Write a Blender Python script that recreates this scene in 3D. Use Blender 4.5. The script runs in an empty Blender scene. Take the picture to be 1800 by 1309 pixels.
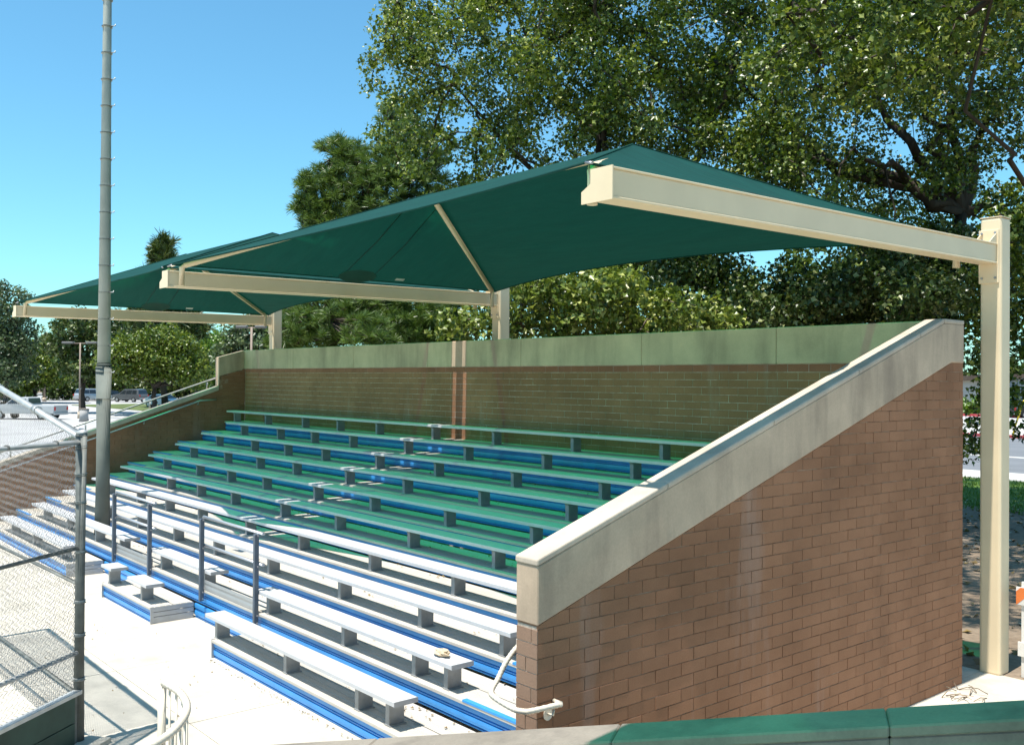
import bpy, math, random
import numpy as np
from mathutils import Vector, Matrix
random.seed(7); RNG = np.random.default_rng(7)
sc = bpy.context.scene
COL = sc.collection
rad = math.radians

# ------------------------------------------------------------------ camera, sky, sun, exposure
EYE = Vector((0, 0, 3.34))
cam_d = bpy.data.cameras.new('camera'); cam = bpy.data.objects.new('camera', cam_d); COL.objects.link(cam)
cam_d.sensor_width = 36; cam_d.lens = 1688.98 / 1800 * 36; cam_d.clip_start = 0.05; cam_d.clip_end = 3000
_R = Vector((0.64591944, 0.76337658, 0.00665375)); _U = Vector((0.0011812, -0.00971524, 0.99995211)); _F = Vector((-0.76340467, 0.64588064, 0.00717697))
m3 = Matrix((_R, _U, -_F)).transposed()
cam.matrix_world = Matrix.Translation(EYE) @ m3.to_4x4()
sc.camera = cam

SUN = Vector((0.022, -0.30, 1.0)).normalized()
world = bpy.data.worlds.new('World'); sc.world = world; world.use_nodes = True
wn = world.node_tree.nodes; wl = world.node_tree.links
sky = wn.new('ShaderNodeTexSky'); sky.sky_type = 'NISHITA'; sky.sun_disc = False
sky.sun_elevation = math.asin(SUN.z); sky.sun_rotation = math.atan2(SUN.x, SUN.y)
sky.altitude = 100; sky.air_density = 1.0; sky.dust_density = 0.6; sky.ozone_density = 2.2
bg = wn['Background']; bg.inputs['Strength'].default_value = 0.12
tint = wn.new('ShaderNodeMix'); tint.data_type = 'RGBA'; tint.blend_type = 'MULTIPLY'; tint.inputs[0].default_value = 1.0
tint.inputs[7].default_value = (0.64, 1.12, 1.15, 1)
wl.new(sky.outputs[0], tint.inputs[6]); wl.new(tint.outputs[2], bg.inputs[0])
sd = bpy.data.lights.new('sun', 'SUN'); sd.energy = 5.0; sd.angle = rad(0.53); sd.color = (1.0, 0.955, 0.88)
so = bpy.data.objects.new('sun', sd); COL.objects.link(so); so.location = (0, -20, 60)
so.rotation_euler = SUN.to_track_quat('Z', 'Y').to_euler()
vs = sc.view_settings; sc.display_settings.display_device = 'sRGB'
vs.view_transform = 'Standard'; vs.look = 'None'; vs.gamma = 1.0; vs.use_curve_mapping = False; vs.exposure = 0.60

# ------------------------------------------------------------------ helpers
class MB:
    def __init__(s): s.v = []; s.f = []; s.sm = []; s.mi = []
    def add(s, vs_, fs, smooth=False, mi=0):
        n = len(s.v); s.v += [tuple(p) for p in vs_]
        for f in fs: s.f.append(tuple(n + i for i in f)); s.sm.append(smooth); s.mi.append(mi)
        return s
    def box(s, x0, x1, y0, y1, z0, z1, mi=0):
        return s.add([(x0,y0,z0),(x1,y0,z0),(x1,y1,z0),(x0,y1,z0),(x0,y0,z1),(x1,y0,z1),(x1,y1,z1),(x0,y1,z1)],
              [(0,3,2,1),(4,5,6,7),(0,1,5,4),(1,2,6,5),(2,3,7,6),(3,0,4,7)], mi=mi)
    def obox(s, o, a, b, c, mi=0):
        o, a, b, c = map(Vector, (o, a, b, c))
        p = [o, o+a, o+a+b, o+b, o+c, o+a+c, o+a+b+c, o+b+c]
        if a.cross(b).dot(c) < 0: return s.add(p, [(0,1,2,3),(4,7,6,5),(0,4,5,1),(1,5,6,2),(2,6,7,3),(3,7,4,0)], mi=mi)
        return s.add(p, [(0,3,2,1),(4,5,6,7),(0,1,5,4),(1,2,6,5),(2,3,7,6),(3,0,4,7)], mi=mi)
    def prism(s, poly, axis, a0, a1, mi=0):
        # poly: 2D points in the two other axes, extruded along axis
        def p(u, w, a):
            return (a, u, w) if axis == 'x' else ((u, a, w) if axis == 'y' else (u, w, a))
        n = len(poly)
        vs_ = [p(u, w, a0) for u, w in poly] + [p(u, w, a1) for u, w in poly]
        area = sum(poly[i][0]*poly[(i+1) % n][1] - poly[(i+1) % n][0]*poly[i][1] for i in range(n))
        flip = (area < 0) != (axis == 'y')
        fs = [tuple(range(n-1, -1, -1)), tuple(range(n, 2*n))] + [(i, (i+1) % n, n+(i+1) % n, n+i) for i in range(n)]
        if flip: fs = [tuple(reversed(f)) for f in fs]
        return s.add(vs_, fs, mi=mi)
    def tube(s, pts, r, n=8, cap=True, mi=0):
        pts = [Vector(p) for p in pts]; rs = r if isinstance(r, (list, tuple)) else [r]*len(pts)
        base = len(s.v); up = None
        for i, p in enumerate(pts):
            t = (pts[min(i+1, len(pts)-1)] - pts[max(i-1, 0)])
            if t.length < 1e-9: t = Vector((0, 0, 1))
            t.normalize()
            if up is None:
                up = Vector((0, 0, 1)) if abs(t.z) < 0.9 else Vector((1, 0, 0))
            a = t.cross(up)
            if a.length < 1e-6: a = t.cross(Vector((0.3, 1, 0.2)))
            a.normalize(); b = t.cross(a).normalized(); up = b.cross(t) * 1.0; up = -b if False else up
            up = a.cross(t) if False else up
            for k in range(n):
                an = 2*math.pi*k/n
                s.v.append(tuple(p + a*math.cos(an)*rs[i] + b*math.sin(an)*rs[i]))
        for i in range(len(pts)-1):
            for k in range(n):
                q = base + i*n; k2 = (k+1) % n
                s.f.append((q+k, q+k2, q+n+k2, q+n+k)); s.sm.append(n > 4); s.mi.append(mi)
        if cap:
            s.f.append(tuple(base+k for k in range(n-1, -1, -1))); s.sm.append(False); s.mi.append(mi)
            q = base + (len(pts)-1)*n
            s.f.append(tuple(q+k for k in range(n))); s.sm.append(False); s.mi.append(mi)
        return s
    def mesh(s, name, off=(0, 0, 0)):
        me = bpy.data.meshes.new(name)
        o = Vector(off)
        me.from_pydata([tuple(Vector(p) - o) for p in s.v], [], s.f)
        me.polygons.foreach_set('use_smooth', s.sm); me.polygons.foreach_set('material_index', s.mi); me.update()
        return me

ROOTLOC = {}
def tag(o, label=None, cat=None, group=None, kind=None):
    if label: o['label'] = label
    if cat: o['category'] = cat
    if group: o['group'] = group
    if kind: o['kind'] = kind
    return o
def thing(name, loc, label, cat, group=None):
    o = bpy.data.objects.new(name, None); o.empty_display_size = 0.2; COL.objects.link(o)
    o.location = loc; ROOTLOC[o.name] = Vector(loc)
    return tag(o, label, cat, group)
def obj(name, mb, mats, parent=None, kind=None, bevel=0, seg=1, label=None, me=None, loc=None):
    """one mesh object; vertices are given in world coordinates"""
    off = ROOTLOC.get(parent.name, Vector()) if parent else Vector()
    if me is None:
        me = mb.mesh(name, off)
        for m in (mats if isinstance(mats, (list, tuple)) else [mats]): me.materials.append(m)
    o = bpy.data.objects.new(name, me); COL.objects.link(o)
    if loc is not None: o.location = Vector(loc) - (off if parent else Vector())
    if parent: o.parent = parent; 
    ROOTLOC[o.name] = off if loc is None else Vector(loc)
    if kind: o['kind'] = kind
    if label: o['label'] = label
    if bevel:
        b = o.modifiers.new('bevel', 'BEVEL'); b.width = bevel; b.segments = seg; b.limit_method = 'ANGLE'; b.angle_limit = rad(40)
        if seg > 1: b.harden_normals = False
    return o
def dup(o, loc, label=None, group=None):
    c = o.copy(); COL.objects.link(c); c.location = loc
    if label: c['label'] = label
    if group: c['group'] = group
    for ch in o.children:
        d = ch.copy(); COL.objects.link(d); d.parent = c
        for g in ch.children:
            e = g.copy(); COL.objects.link(e); e.parent = d
    return c

# ------------------------------------------------------------------ materials
class NT:
    def __init__(s, name):
        s.m = bpy.data.materials.new(name); s.m.use_nodes = True; s.n = s.m.node_tree.nodes; s.l = s.m.node_tree.links
        s.b = s.n['Principled BSDF']; s.out = s.n['Material Output']
    def new(s, t, **kw):
        x = s.n.new(t)
        for k, v in kw.items():
            if k in x.inputs: x.inputs[k].default_value = v
            else: setattr(x, k, v)
        return x
    def noise(s, scale, detail=4, rough=0.55, stretch=None, world=True):
        g = s.new('ShaderNodeNewGeometry'); src = g.outputs['Position']
        if stretch:
            mp = s.new('ShaderNodeMapping'); mp.inputs['Scale'].default_value = stretch; s.l.new(src, mp.inputs[0]); src = mp.outputs[0]
        t = s.new('ShaderNodeTexNoise'); t.inputs['Scale'].default_value = scale; t.inputs['Detail'].default_value = detail; t.inputs['Roughness'].default_value = rough
        s.l.new(src, t.inputs['Vector']); return t.outputs['Fac']
    def ramp(s, fac, stops):
        r = s.new('ShaderNodeValToRGB'); e = r.color_ramp.elements
        while len(e) < len(stops): e.new(0.5)
        for el, (p, c) in zip(e, stops):
            el.position = p; el.color = (*c, 1) if len(c) == 3 else c
        s.l.new(fac, r.inputs[0]); return r.outputs[0]
    def mix(s, fac, a, b, mode='MIX'):
        x = s.new('ShaderNodeMix', data_type='RGBA', blend_type=mode)
        for sock, v in ((x.inputs[0], fac), (x.inputs[6], a), (x.inputs[7], b)):
            if isinstance(v, (int, float)): sock.default_value = v
            elif isinstance(v, tuple): sock.default_value = (*v, 1) if len(v) == 3 else v
            else: s.l.new(v, sock)
        return x.outputs[2]
    def color(s, c):
        if isinstance(c, tuple): s.b.inputs['Base Color'].default_value = (*c, 1)
        else: s.l.new(c, s.b.inputs['Base Color'])
        return s
    def bump(s, h, strength=0.3, dist=0.01):
        b = s.new('ShaderNodeBump'); b.inputs['Strength'].default_value = strength; b.inputs['Distance'].default_value = dist
        s.l.new(h, b.inputs['Height']); s.l.new(b.outputs[0], s.b.inputs['Normal']); return s
    def set(s, rough=None, metal=None, spec=None):
        if rough is not None: s.b.inputs['Roughness'].default_value = rough
        if metal is not None: s.b.inputs['Metallic'].default_value = metal
        if spec is not None: s.b.inputs['Specular IOR Level'].default_value = spec
        return s

def plain(name, c, rough=0.6, metal=0, var=0.12, scale=6, bump=0, spec=0.4):
    t = NT(name); n = t.noise(scale, 5)
    d = tuple(x*(1-var) for x in c); l = tuple(min(1, x*(1+var)) for x in c)
    t.color(t.ramp(n, [(0.3, d), (0.7, l)])).set(rough, metal, spec)
    if bump: t.bump(t.noise(scale*14, 3), bump, 0.004)
    return t.m
def concrete(name, c, stain=0.35, stretch=(1, 1, 0.18)):
    t = NT(name)
    a = t.noise(1.6, 6, 0.6); b = t.noise(2.6, 5, 0.6, stretch); f = t.noise(60, 3)
    base = t.ramp(a, [(0.28, tuple(x*0.78 for x in c)), (0.72, tuple(min(1, x*1.15) for x in c))])
    st = t.ramp(b, [(0.46, (1, 1, 1)), (0.72, (1-stain, 1-stain, 1-stain*0.95))])
    x = t.mix(1.0, base, st, 'MULTIPLY')
    x = t.mix(0.25, x, t.ramp(f, [(0.3, (0.6, 0.6, 0.6)), (0.7, (1, 1, 1))]), 'MULTIPLY')
    t.color(x).set(0.85, 0, 0.25).bump(f, 0.25, 0.004)
    return t.m
def brickmat(name, c, eff=0.26):
    t = NT(name)
    oi = t.new('ShaderNodeObjectInfo'); gi = t.new('ShaderNodeNewGeometry')
    ad = t.new('ShaderNodeMath', operation='ADD'); t.l.new(oi.outputs['Random'], ad.inputs[0]); t.l.new(gi.outputs['Random Per Island'], ad.inputs[1])
    hv = t.new('ShaderNodeMath', operation='FRACT'); t.l.new(ad.outputs[0], hv.inputs[0])
    per = t.ramp(hv.outputs[0], [(0, tuple(x*0.94 for x in c)), (0.5, c), (1, tuple(x*1.06 for x in c))])
    n = t.noise(1.1, 5, 0.6); s2 = t.noise(2.0, 5, 0.6, (1, 1, 0.14))
    x = t.mix(1.0, per, t.ramp(n, [(0.3, (0.78, 0.76, 0.74)), (0.7, (1.12, 1.12, 1.12))]), 'MULTIPLY')
    dark = t.ramp(t.noise(0.9, 6, 0.7, (1, 1, 0.5)), [(0.58, (0, 0, 0)), (0.80, (0.45, 0.45, 0.45))])
    x = t.mix(dark, x, (0.07, 0.05, 0.035))
    ef = t.ramp(s2, [(0.60, (0, 0, 0)), (0.78, (eff, eff, eff))])
    x = t.mix(ef, x, (0.55, 0.50, 0.47))
    f = t.noise(75, 4, 0.7)
    x = t.mix(0.35, x, t.ramp(f, [(0.3, (0.55, 0.55, 0.55)), (0.7, (1.1, 1.1, 1.1))]), 'MULTIPLY')
    t.color(x).set(0.92, 0, 0.15).bump(f, 0.5, 0.006)
    return t.m
def foliage(name, c, c2, trans=0.35, yellow=None, rough=0.36):
    t = NT(name); g = t.new('ShaderNodeNewGeometry'); r = g.outputs['Random Per Island']
    stops = [(0.0, c), (0.6, c2)]
    if yellow: stops += [(0.84, c2), (0.90, yellow), (1.0, yellow)]  # a random share of bright leaves paints sun sparkle into the crown
    x = t.ramp(r, stops)
    n = t.noise(0.5, 3); x = t.mix(1.0, x, t.ramp(n, [(0.3, (0.75, 0.8, 0.75)), (0.7, (1.2, 1.15, 1.0))]), 'MULTIPLY')
    t.color(x).set(rough, 0, 0.45)
    tr = t.new('ShaderNodeBsdfTranslucent'); br = t.mix(1.0, x, (1.5, 1.6, 0.7), 'MULTIPLY'); t.l.new(br, tr.inputs[0])
    ms = t.new('ShaderNodeMixShader'); ms.inputs[0].default_value = trans
    t.l.new(t.b.outputs[0], ms.inputs[1]); t.l.new(tr.outputs[0], ms.inputs[2]); t.l.new(ms.outputs[0], t.out.inputs[0])
    return t.m
def fabric(name):
    """knitted shade cloth: the pores let tinted sun through square on and close up at a slant"""
    t = NT(name); n = t.noise(3.0, 5, 0.6, (0.4, 2.5, 1)); f = t.noise(140, 2)
    x = t.ramp(n, [(0.3, (0.003, 0.046, 0.042)), (0.7, (0.005, 0.070, 0.061))])
    x = t.mix(0.5, x, t.ramp(f, [(0.3, (0.6, 0.6, 0.6)), (0.7, (1.2, 1.2, 1.2))]), 'MULTIPLY')
    t.color(x).set(0.8, 0, 0.25); t.b.inputs['Sheen Weight'].default_value = 0.10; t.b.inputs['Sheen Tint'].default_value = (0.15, 0.8, 0.6, 1)
    t.bump(t.noise(2.2, 4, 0.6, (0.5, 2.0, 1.0)), 0.35, 0.05)
    tr = t.new('ShaderNodeBsdfTranslucent'); tr.inputs[0].default_value = (0.003, 0.036, 0.026, 1)
    m1 = t.new('ShaderNodeMixShader'); m1.inputs[0].default_value = 0.33
    t.l.new(t.b.outputs[0], m1.inputs[1]); t.l.new(tr.outputs[0], m1.inputs[2])
    tp = t.new('ShaderNodeBsdfTransparent'); tp.inputs[0].default_value = (0.02, 0.84, 0.26, 1)
    lw_ = t.new('ShaderNodeLayerWeight'); lw_.inputs['Blend'].default_value = 0.5
    mr = t.new('ShaderNodeMapRange'); mr.inputs['From Min'].default_value = 0.10; mr.inputs['From Max'].default_value = 0.55
    mr.inputs['To Min'].default_value = 0.27; mr.inputs['To Max'].default_value = 0.0
    t.l.new(lw_.outputs['Facing'], mr.inputs['Value'])
    m2 = t.new('ShaderNodeMixShader'); t.l.new(mr.outputs[0], m2.inputs[0])
    t.l.new(m1.outputs[0], m2.inputs[1]); t.l.new(tp.outputs[0], m2.inputs[2]); t.l.new(m2.outputs[0], t.out.inputs[0])
    return t.m
def aluminium(name, c, rough=0.45, metal=0.25):
    t = NT(name); n = t.noise(1.2, 5, 0.6, (0.35, 3, 1)); d = t.noise(7, 5, 0.65)
    x = t.ramp(n, [(0.3, tuple(v*0.84 for v in c)), (0.7, c)])
    x = t.mix(0.22, x, t.ramp(d, [(0.35, (0.72, 0.70, 0.66)), (0.62, (1, 1, 1))]), 'MULTIPLY')
    t.color(x).set(rough, metal, 0.4)
    return t.m

M = {}
M['conc_wall'] = concrete('cast concrete', (0.60, 0.455, 0.325), 0.34)
M['conc_coping'] = concrete('pale concrete coping', (0.58, 0.49, 0.39), 0.2)
M['conc_low'] = concrete('darkened low wall concrete', (0.28, 0.245, 0.20), 0.4, (1, 1, 0.6))  # darker than the other concrete, standing in for deeper canopy shade
M['conc_slab'] = concrete('plaza concrete', (0.60, 0.545, 0.455), 0.14, (1, 1, 1))
M['joint'] = plain('joint dirt', (0.14, 0.12, 0.10), 0.95)
M['brick'] = brickmat('brown brick', (0.345, 0.175, 0.100))
def mortar(name, dark, mid, light, lo, hi):
    t = NT(name); n = t.noise(4.5, 6, 0.75)
    t.color(t.ramp(n, [(0.30, dark), (lo, mid), (hi, light)])).set(0.95, 0, 0.1).bump(t.noise(60, 3), 0.4, 0.004)
    return t.m
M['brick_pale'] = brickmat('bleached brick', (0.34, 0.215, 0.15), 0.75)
M['mortar'] = mortar('pale mortar', (0.20, 0.15, 0.11), (0.36, 0.30, 0.24), (0.62, 0.56, 0.48), 0.46, 0.62)
M['mortar_dark'] = mortar('patchy mortar', (0.10, 0.06, 0.04), (0.29, 0.155, 0.092), (0.46, 0.34, 0.25), 0.45, 0.66)
M['seat'] = aluminium('bench aluminium', (0.62, 0.615, 0.625), 0.42, 0.05)
M['tread'] = aluminium('tread aluminium', (0.60, 0.55, 0.48), 0.5, 0.05)
M['mill'] = aluminium('mill aluminium', (0.42, 0.43, 0.44), 0.4, 0.4)
M['support'] = plain('galvanised bracket', (0.31, 0.315, 0.31), 0.5, 0.1, 0.15, 9)
M['blue'] = plain('blue painted aluminium', (0.045, 0.28, 0.66), 0.36, 0, 0.12, 3)
M['railpost'] = plain('grey rail tube', (0.10, 0.125, 0.16), 0.45, 0.2, 0.15, 8)
M['railpipe'] = aluminium('rail pipe aluminium', (0.55, 0.56, 0.60), 0.35, 0.4)
M['cream'] = plain('cream painted steel', (0.78, 0.63, 0.42), 0.45, 0, 0.05, 2.0)
M['bolt'] = plain('zinc bolt', (0.35, 0.35, 0.36), 0.4, 0.6)
M['fabric'] = fabric('green shade cloth')
M['fabric_dark'] = plain('doubled green cloth', (0.004, 0.055, 0.042), 0.8)
M['cable'] = plain('dark seam thread', (0.004, 0.03, 0.026), 0.8)
M['cloth_label'] = plain('pale cloth label', (0.5, 0.5, 0.48), 0.8)
M['pole'] = plain('galvanised pole', (0.16, 0.175, 0.155), 0.7, 0, 0.14, 2.5, 0, 0.2)  # lower shaft darkened to offset light bounced up from the benches
M['pole_up'] = plain('lightened galvanised pole', (0.42, 0.45, 0.41), 0.65, 0, 0.12, 2.5, 0, 0.25)  # same pole, colour lightened to even out the bounce light lower down
M['galv'] = plain('galvanised pipe', (0.44, 0.45, 0.44), 0.45, 0.35, 0.18, 7)
M['galv_dark'] = plain('weathered galvanised pipe', (0.13, 0.14, 0.13), 0.6, 0.2, 0.3, 7)
M['wire'] = plain('chain link wire', (0.20, 0.195, 0.18), 0.55, 0.1, 0.15, 9)
M['greenboard'] = plain('dark green board', (0.022, 0.055, 0.04), 0.6, 0, 0.35, 3)
M['white'] = plain('white paint', (0.74, 0.71, 0.66), 0.5, 0, 0.07, 5)
M['cwhite'] = plain('ivory paint', (0.70, 0.63, 0.52), 0.5, 0, 0.12, 8)
M['orange'] = plain('orange reflective sheet', (0.70, 0.19, 0.05), 0.5)
M['bark'] = concrete('sycamore bark', (0.19, 0.15, 0.115), 0.5, (1, 1, 0.3))
M['bark_dark'] = concrete('dark bark', (0.07, 0.055, 0.042), 0.5, (1, 1, 0.3))
M['twig'] = plain('dead twig', (0.25, 0.19, 0.13), 0.9)
M['leaf_syc'] = foliage('sycamore leaves', (0.016, 0.036, 0.003), (0.105, 0.155, 0.018), 0.18, (0.33, 0.37, 0.095))
M['leaf_sun'] = foliage('lighter sycamore leaves', (0.016, 0.040, 0.003), (0.16, 0.215, 0.028), 0.2, (0.42, 0.45, 0.14))
M['leaf_bright'] = foliage('sunlit sycamore leaves', (0.035, 0.068, 0.007), (0.17, 0.22, 0.04), 0.2, (0.42, 0.44, 0.15))  # brighter copy of the sycamore leaves, sunlight put into the colour
M['leaf_pine'] = foliage('pine needles', (0.035, 0.08, 0.018), (0.13, 0.20, 0.05), 0.2)
M['leaf_dark'] = foliage('dark leaves', (0.018, 0.042, 0.007), (0.07, 0.105, 0.022), 0.15, (0.24, 0.26, 0.11))
M['leaf_mid'] = foliage('mid green leaves', (0.03, 0.065, 0.006), (0.13, 0.175, 0.02), 0.18, (0.24, 0.27, 0.05))
M['leaf_light'] = foliage('light green leaves', (0.08, 0.16, 0.02), (0.14, 0.23, 0.04), 0.3)
M['leaf_grey'] = foliage('grey green leaves', (0.035, 0.06, 0.03), (0.10, 0.14, 0.065), 0.2, (0.22, 0.26, 0.14))
M['hedge'] = foliage('hedge leaves', (0.02, 0.05, 0.006), (0.09, 0.17, 0.015), 0.25)
M['litter'] = foliage('dry leaves', (0.16, 0.10, 0.04), (0.26, 0.18, 0.08), 0.1)
M['grass'] = foliage('grass blades', (0.05, 0.12, 0.02), (0.11, 0.18, 0.03), 0.2)
t = NT('dirt'); n1 = t.noise(0.35, 6); n2 = t.noise(9, 5)
t.color(t.mix(0.5, t.ramp(n1, [(0.35, (0.20, 0.15, 0.105)), (0.7, (0.31, 0.25, 0.19))]), t.ramp(n2, [(0.3, (0.45, 0.42, 0.38)), (0.7, (1.1, 1.05, 1.0))]), 'MULTIPLY')).set(0.95, 0, 0.1).bump(n2, 0.5, 0.02); M['dirt'] = t.m
t = NT('lawn'); n1 = t.noise(0.8, 6); n2 = t.noise(30, 4)
t.color(t.mix(0.5, t.ramp(n1, [(0.35, (0.06, 0.13, 0.02)), (0.6, (0.12, 0.19, 0.04)), (0.75, (0.30, 0.24, 0.12))]), t.ramp(n2, [(0.3, (0.5, 0.5, 0.5)), (0.7, (1.2, 1.2, 1.2))]), 'MULTIPLY')).set(0.95, 0, 0.1); M['lawn'] = t.m
M['lawn_dry'] = plain('dull island grass', (0.10, 0.13, 0.035), 0.95, 0, 0.4, 0.7)
M['asphalt'] = plain('worn pale asphalt', (0.40, 0.39, 0.38), 0.9, 0, 0.14, 0.4)
M['road'] = plain('road asphalt', (0.16, 0.165, 0.175), 0.9, 0, 0.12, 0.5)
M['walk'] = plain('pavement concrete', (0.48, 0.46, 0.42), 0.9, 0, 0.08, 0.8)
M['redkerb'] = plain('red painted kerb', (0.42, 0.05, 0.06), 0.7, 0, 0.15, 0.8)
M['glass'] = plain('dark car glass', (0.02, 0.025, 0.03), 0.08, 0, 0.1, 2, 0, 0.8)
M['tyre'] = plain('rubber', (0.02, 0.02, 0.02), 0.85)
M['rim'] = plain('wheel alloy', (0.4, 0.4, 0.4), 0.35, 0.7)
M['car_silver'] = plain('silver car paint', (0.42, 0.45, 0.48), 0.25, 0.35, 0.03, 1)
M['car_grey'] = plain('dark grey car paint', (0.12, 0.125, 0.13), 0.25, 0.35, 0.03, 1)
M['car_white'] = plain('white car paint', (0.62, 0.63, 0.62), 0.3, 0, 0.03, 1)
M['car_dull'] = plain('dull pale grey car paint', (0.36, 0.37, 0.37), 0.4, 0, 0.05, 1)
M['car_black'] = plain('black car paint', (0.02, 0.022, 0.026), 0.25, 0, 0.03, 1)
M['tail'] = plain('red lamp lens', (0.45, 0.02, 0.02), 0.2)
M['lens'] = plain('clear lamp lens', (0.7, 0.7, 0.68), 0.15)
M['lampmetal'] = plain('brown lamp post', (0.26, 0.20, 0.16), 0.6)
M['lamphead'] = plain('dark lamp head', (0.13, 0.125, 0.12), 0.5)
M['stucco'] = plain('white stucco', (0.62, 0.60, 0.56), 0.9, 0, 0.06, 1)
M['stucco2'] = plain('grey blue siding', (0.34, 0.38, 0.42), 0.8, 0, 0.05, 1)
M['rooft'] = plain('brown shingle', (0.12, 0.085, 0.065), 0.9, 0, 0.3, 3)
M['door'] = plain('dark red door', (0.10, 0.03, 0.03), 0.6)
M['bin'] = plain('dark green plastic', (0.012, 0.035, 0.03), 0.5)
M['yellow'] = plain('yellow plastic', (0.65, 0.47, 0.03), 0.5)
M['paper'] = plain('crumpled tan paper', (0.55, 0.44, 0.30), 0.8, 0, 0.15, 12)

# ------------------------------------------------------------------ dimensions (metres; plaza = 0, X along the benches, Y towards the back wall)
def YK(k): return 4.702 + 0.5902*(k-1)
def ZT(k): return 0.2255*k
def ZS(k): return 0.452 + 0.2255*(k-1)
XR_IN, XR_OUT = -5.136, -4.920
YF, YB, YBI = 4.404, 10.741, 10.543
XL_IN = -22.9
Z_TOP, Z_BAND = 4.027, 3.555
CH = 0.1016; BL = 0.3048

# ------------------------------------------------------------------ ground
def sheet(name, poly, z, mat, thick=None, kind='structure', parent=None):
    mb = MB()
    if thick: mb.prism(poly, 'z', z-thick, z)
    else: mb.add([(x, y, z) for x, y in poly], [tuple(range(len(poly)))])
    return obj(name, mb, mat, parent, kind)
G = 800
mb = MB(); N = 24
for i in range(N+1):
    for j in range(N+1): mb.v.append((-G+2*G*i/N, -G+2*G*j/N, -0.02))
for i in range(N):
    for j in range(N):
        q = i*(N+1)+j; mb.f.append((q, q+N+1, q+N+2, q+1)); mb.sm.append(False); mb.mi.append(0)
obj('ground', mb, M['dirt'], None, 'structure')
plaza = obj('plaza', MB().box(-40, 14, -24, 11.40, -0.019, -0.012), M['joint'], None, 'structure')
xs = [-40, -36, -32, -28, -24, -21, -18.9, -16.9, -14.95, -13.05, -11.25, -9.1, -7.1, -5.0, -2.6, -0.4, 1.8, 4.0, 6, 10, 14]
ys = [-24, -20, -16, -12, -9, -6, -4, -2, 0, 1.85, 3.65, 5.55, 7.5, 9.45, 11.40]
for i in range(len(xs)-1):
    for j in range(len(ys)-1):
        gx = 0.0035
        mb = MB().box(xs[i]+gx, xs[i+1]-gx, ys[j]+gx, ys[j+1]-gx, -0.015, random.uniform(-0.001, 0.001))
        obj('slab', mb, M['conc_slab'], plaza)
# car park on the far left, street on the far right
sheet('car_park', [(-210, 60), (-210, -60), (-34, -60), (-34, 11), (-60, 26), (-90, 60)], -0.012, M['asphalt'])
sheet('grass_island', [(-118, 33), (-96, 33.5), (-93, 42), (-104, 52), (-122, 47)], 0.05, M['lawn_dry'], 0.09)
sheet('lawn', [(-30, 14.2), (30, 14.2), (30, 34.2), (-40, 34.2)], -0.011, M['lawn'])
sheet('bare_earth', [(-22, 11.42), (14, 11.42), (14, 24.5), (4, 27.5), (-8, 26.2), (-22, 27)], -0.006, M['dirt'])
sheet('pavement', [(-60, 34.2), (40, 34.2), (40, 37.0), (-60, 37.0)], 0.02, M['walk'], 0.05)
sheet('road', [(-70, 37.0), (40, 37.0), (40, 60.8), (-70, 60.8)], -0.010, M['road'])
sheet('road_patch', [(-70, 45.2), (40, 44.4), (40, 45.0), (-70, 45.9)], -0.006, M['walk'])
sheet('kerb', [(-70, 60.8), (40, 60.8), (40, 61.15), (-70, 61.15)], 0.16, M['redkerb'], 0.2)
sheet('driveway', [(-80, 61.15), (40, 61.15), (40, 84), (-80, 84)], 0.0, M['walk'], 0.02)
sheet('side_road', [(-90, 84), (40, 84), (40, 96), (-90, 96)], -0.004, M['asphalt'])
sheet('far_kerb', [(-100, 96), (40, 96), (40, 96.5), (-100, 96.5)], 0.22, M['redkerb'], 0.24)

# ------------------------------------------------------------------ brick walls
def clip(poly, f):
    out = []
    for i in range(len(poly)):
        a, b = poly[i], poly[(i+1) % len(poly)]; fa, fb = f(a), f(b)
        if fa >= 0: out.append(a)
        if (fa >= 0) != (fb >= 0):
            t_ = fa/(fa-fb); out.append((a[0]+(b[0]-a[0])*t_, a[1]+(b[1]-a[1])*t_))
    return out
JG = 0.0075
def brick_shape(poly, axis, a0, a1, jit):
    """a chamfered brick: the outer face is a little smaller than the back"""
    return MB().prism(poly, axis, a0, a1)
def coursing(u0, u1, z0, z1, phase=0.0):
    n = int(math.ceil((z1-z0)/CH))
    for c in range(n):
        zt = z1 - c*CH; zb = max(z0, zt-CH)
        off = (BL/2 if c % 2 else 0) + phase
        u = u0 - BL + (off % BL)
        while u < u1:
            a, b = max(u, u0), min(u+BL, u1)
            if b-a > 0.03 and zt-zb > 0.03: yield a+JG/2, b-JG/2, zb+JG/2, zt-JG/2, (b-a > BL-0.002 and zt-zb > CH-0.002)
            u += BL

# --- right end wall: core, bricks on the outer (+X) and front (-Y) faces, sloped concrete band and coping
SL = (Z_TOP-2.108)/(10.281-YF)
def ztop(y): return min(Z_TOP, 2.108+SL*(y-YF))
BANDH = 0.457; YBRK2 = 10.45
def zband(y): return min(Z_BAND, 1.651+(Z_BAND-1.651)/(YBRK2-YF)*(y-YF))
wall = thing('brick_end_wall', ((XR_IN+XR_OUT)/2, (YF+YB)/2, 0), 'tall brown brick end wall with a sloping concrete top, right of the benches', 'wall')
obj('mortar_core', MB().prism([(YF+0.008, -0.01), (YB-0.004, -0.01), (YB-0.004, Z_BAND), (YBRK2, Z_BAND), (YF+0.008, 1.651)], 'x', XR_IN, XR_OUT-0.0045), M['mortar_dark'], wall)
full = MB().box(-0.012, 0, JG/2, BL-JG/2, JG/2, CH-JG/2).mesh('brick'); full.materials.append(M['brick'])
cand = []
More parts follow.
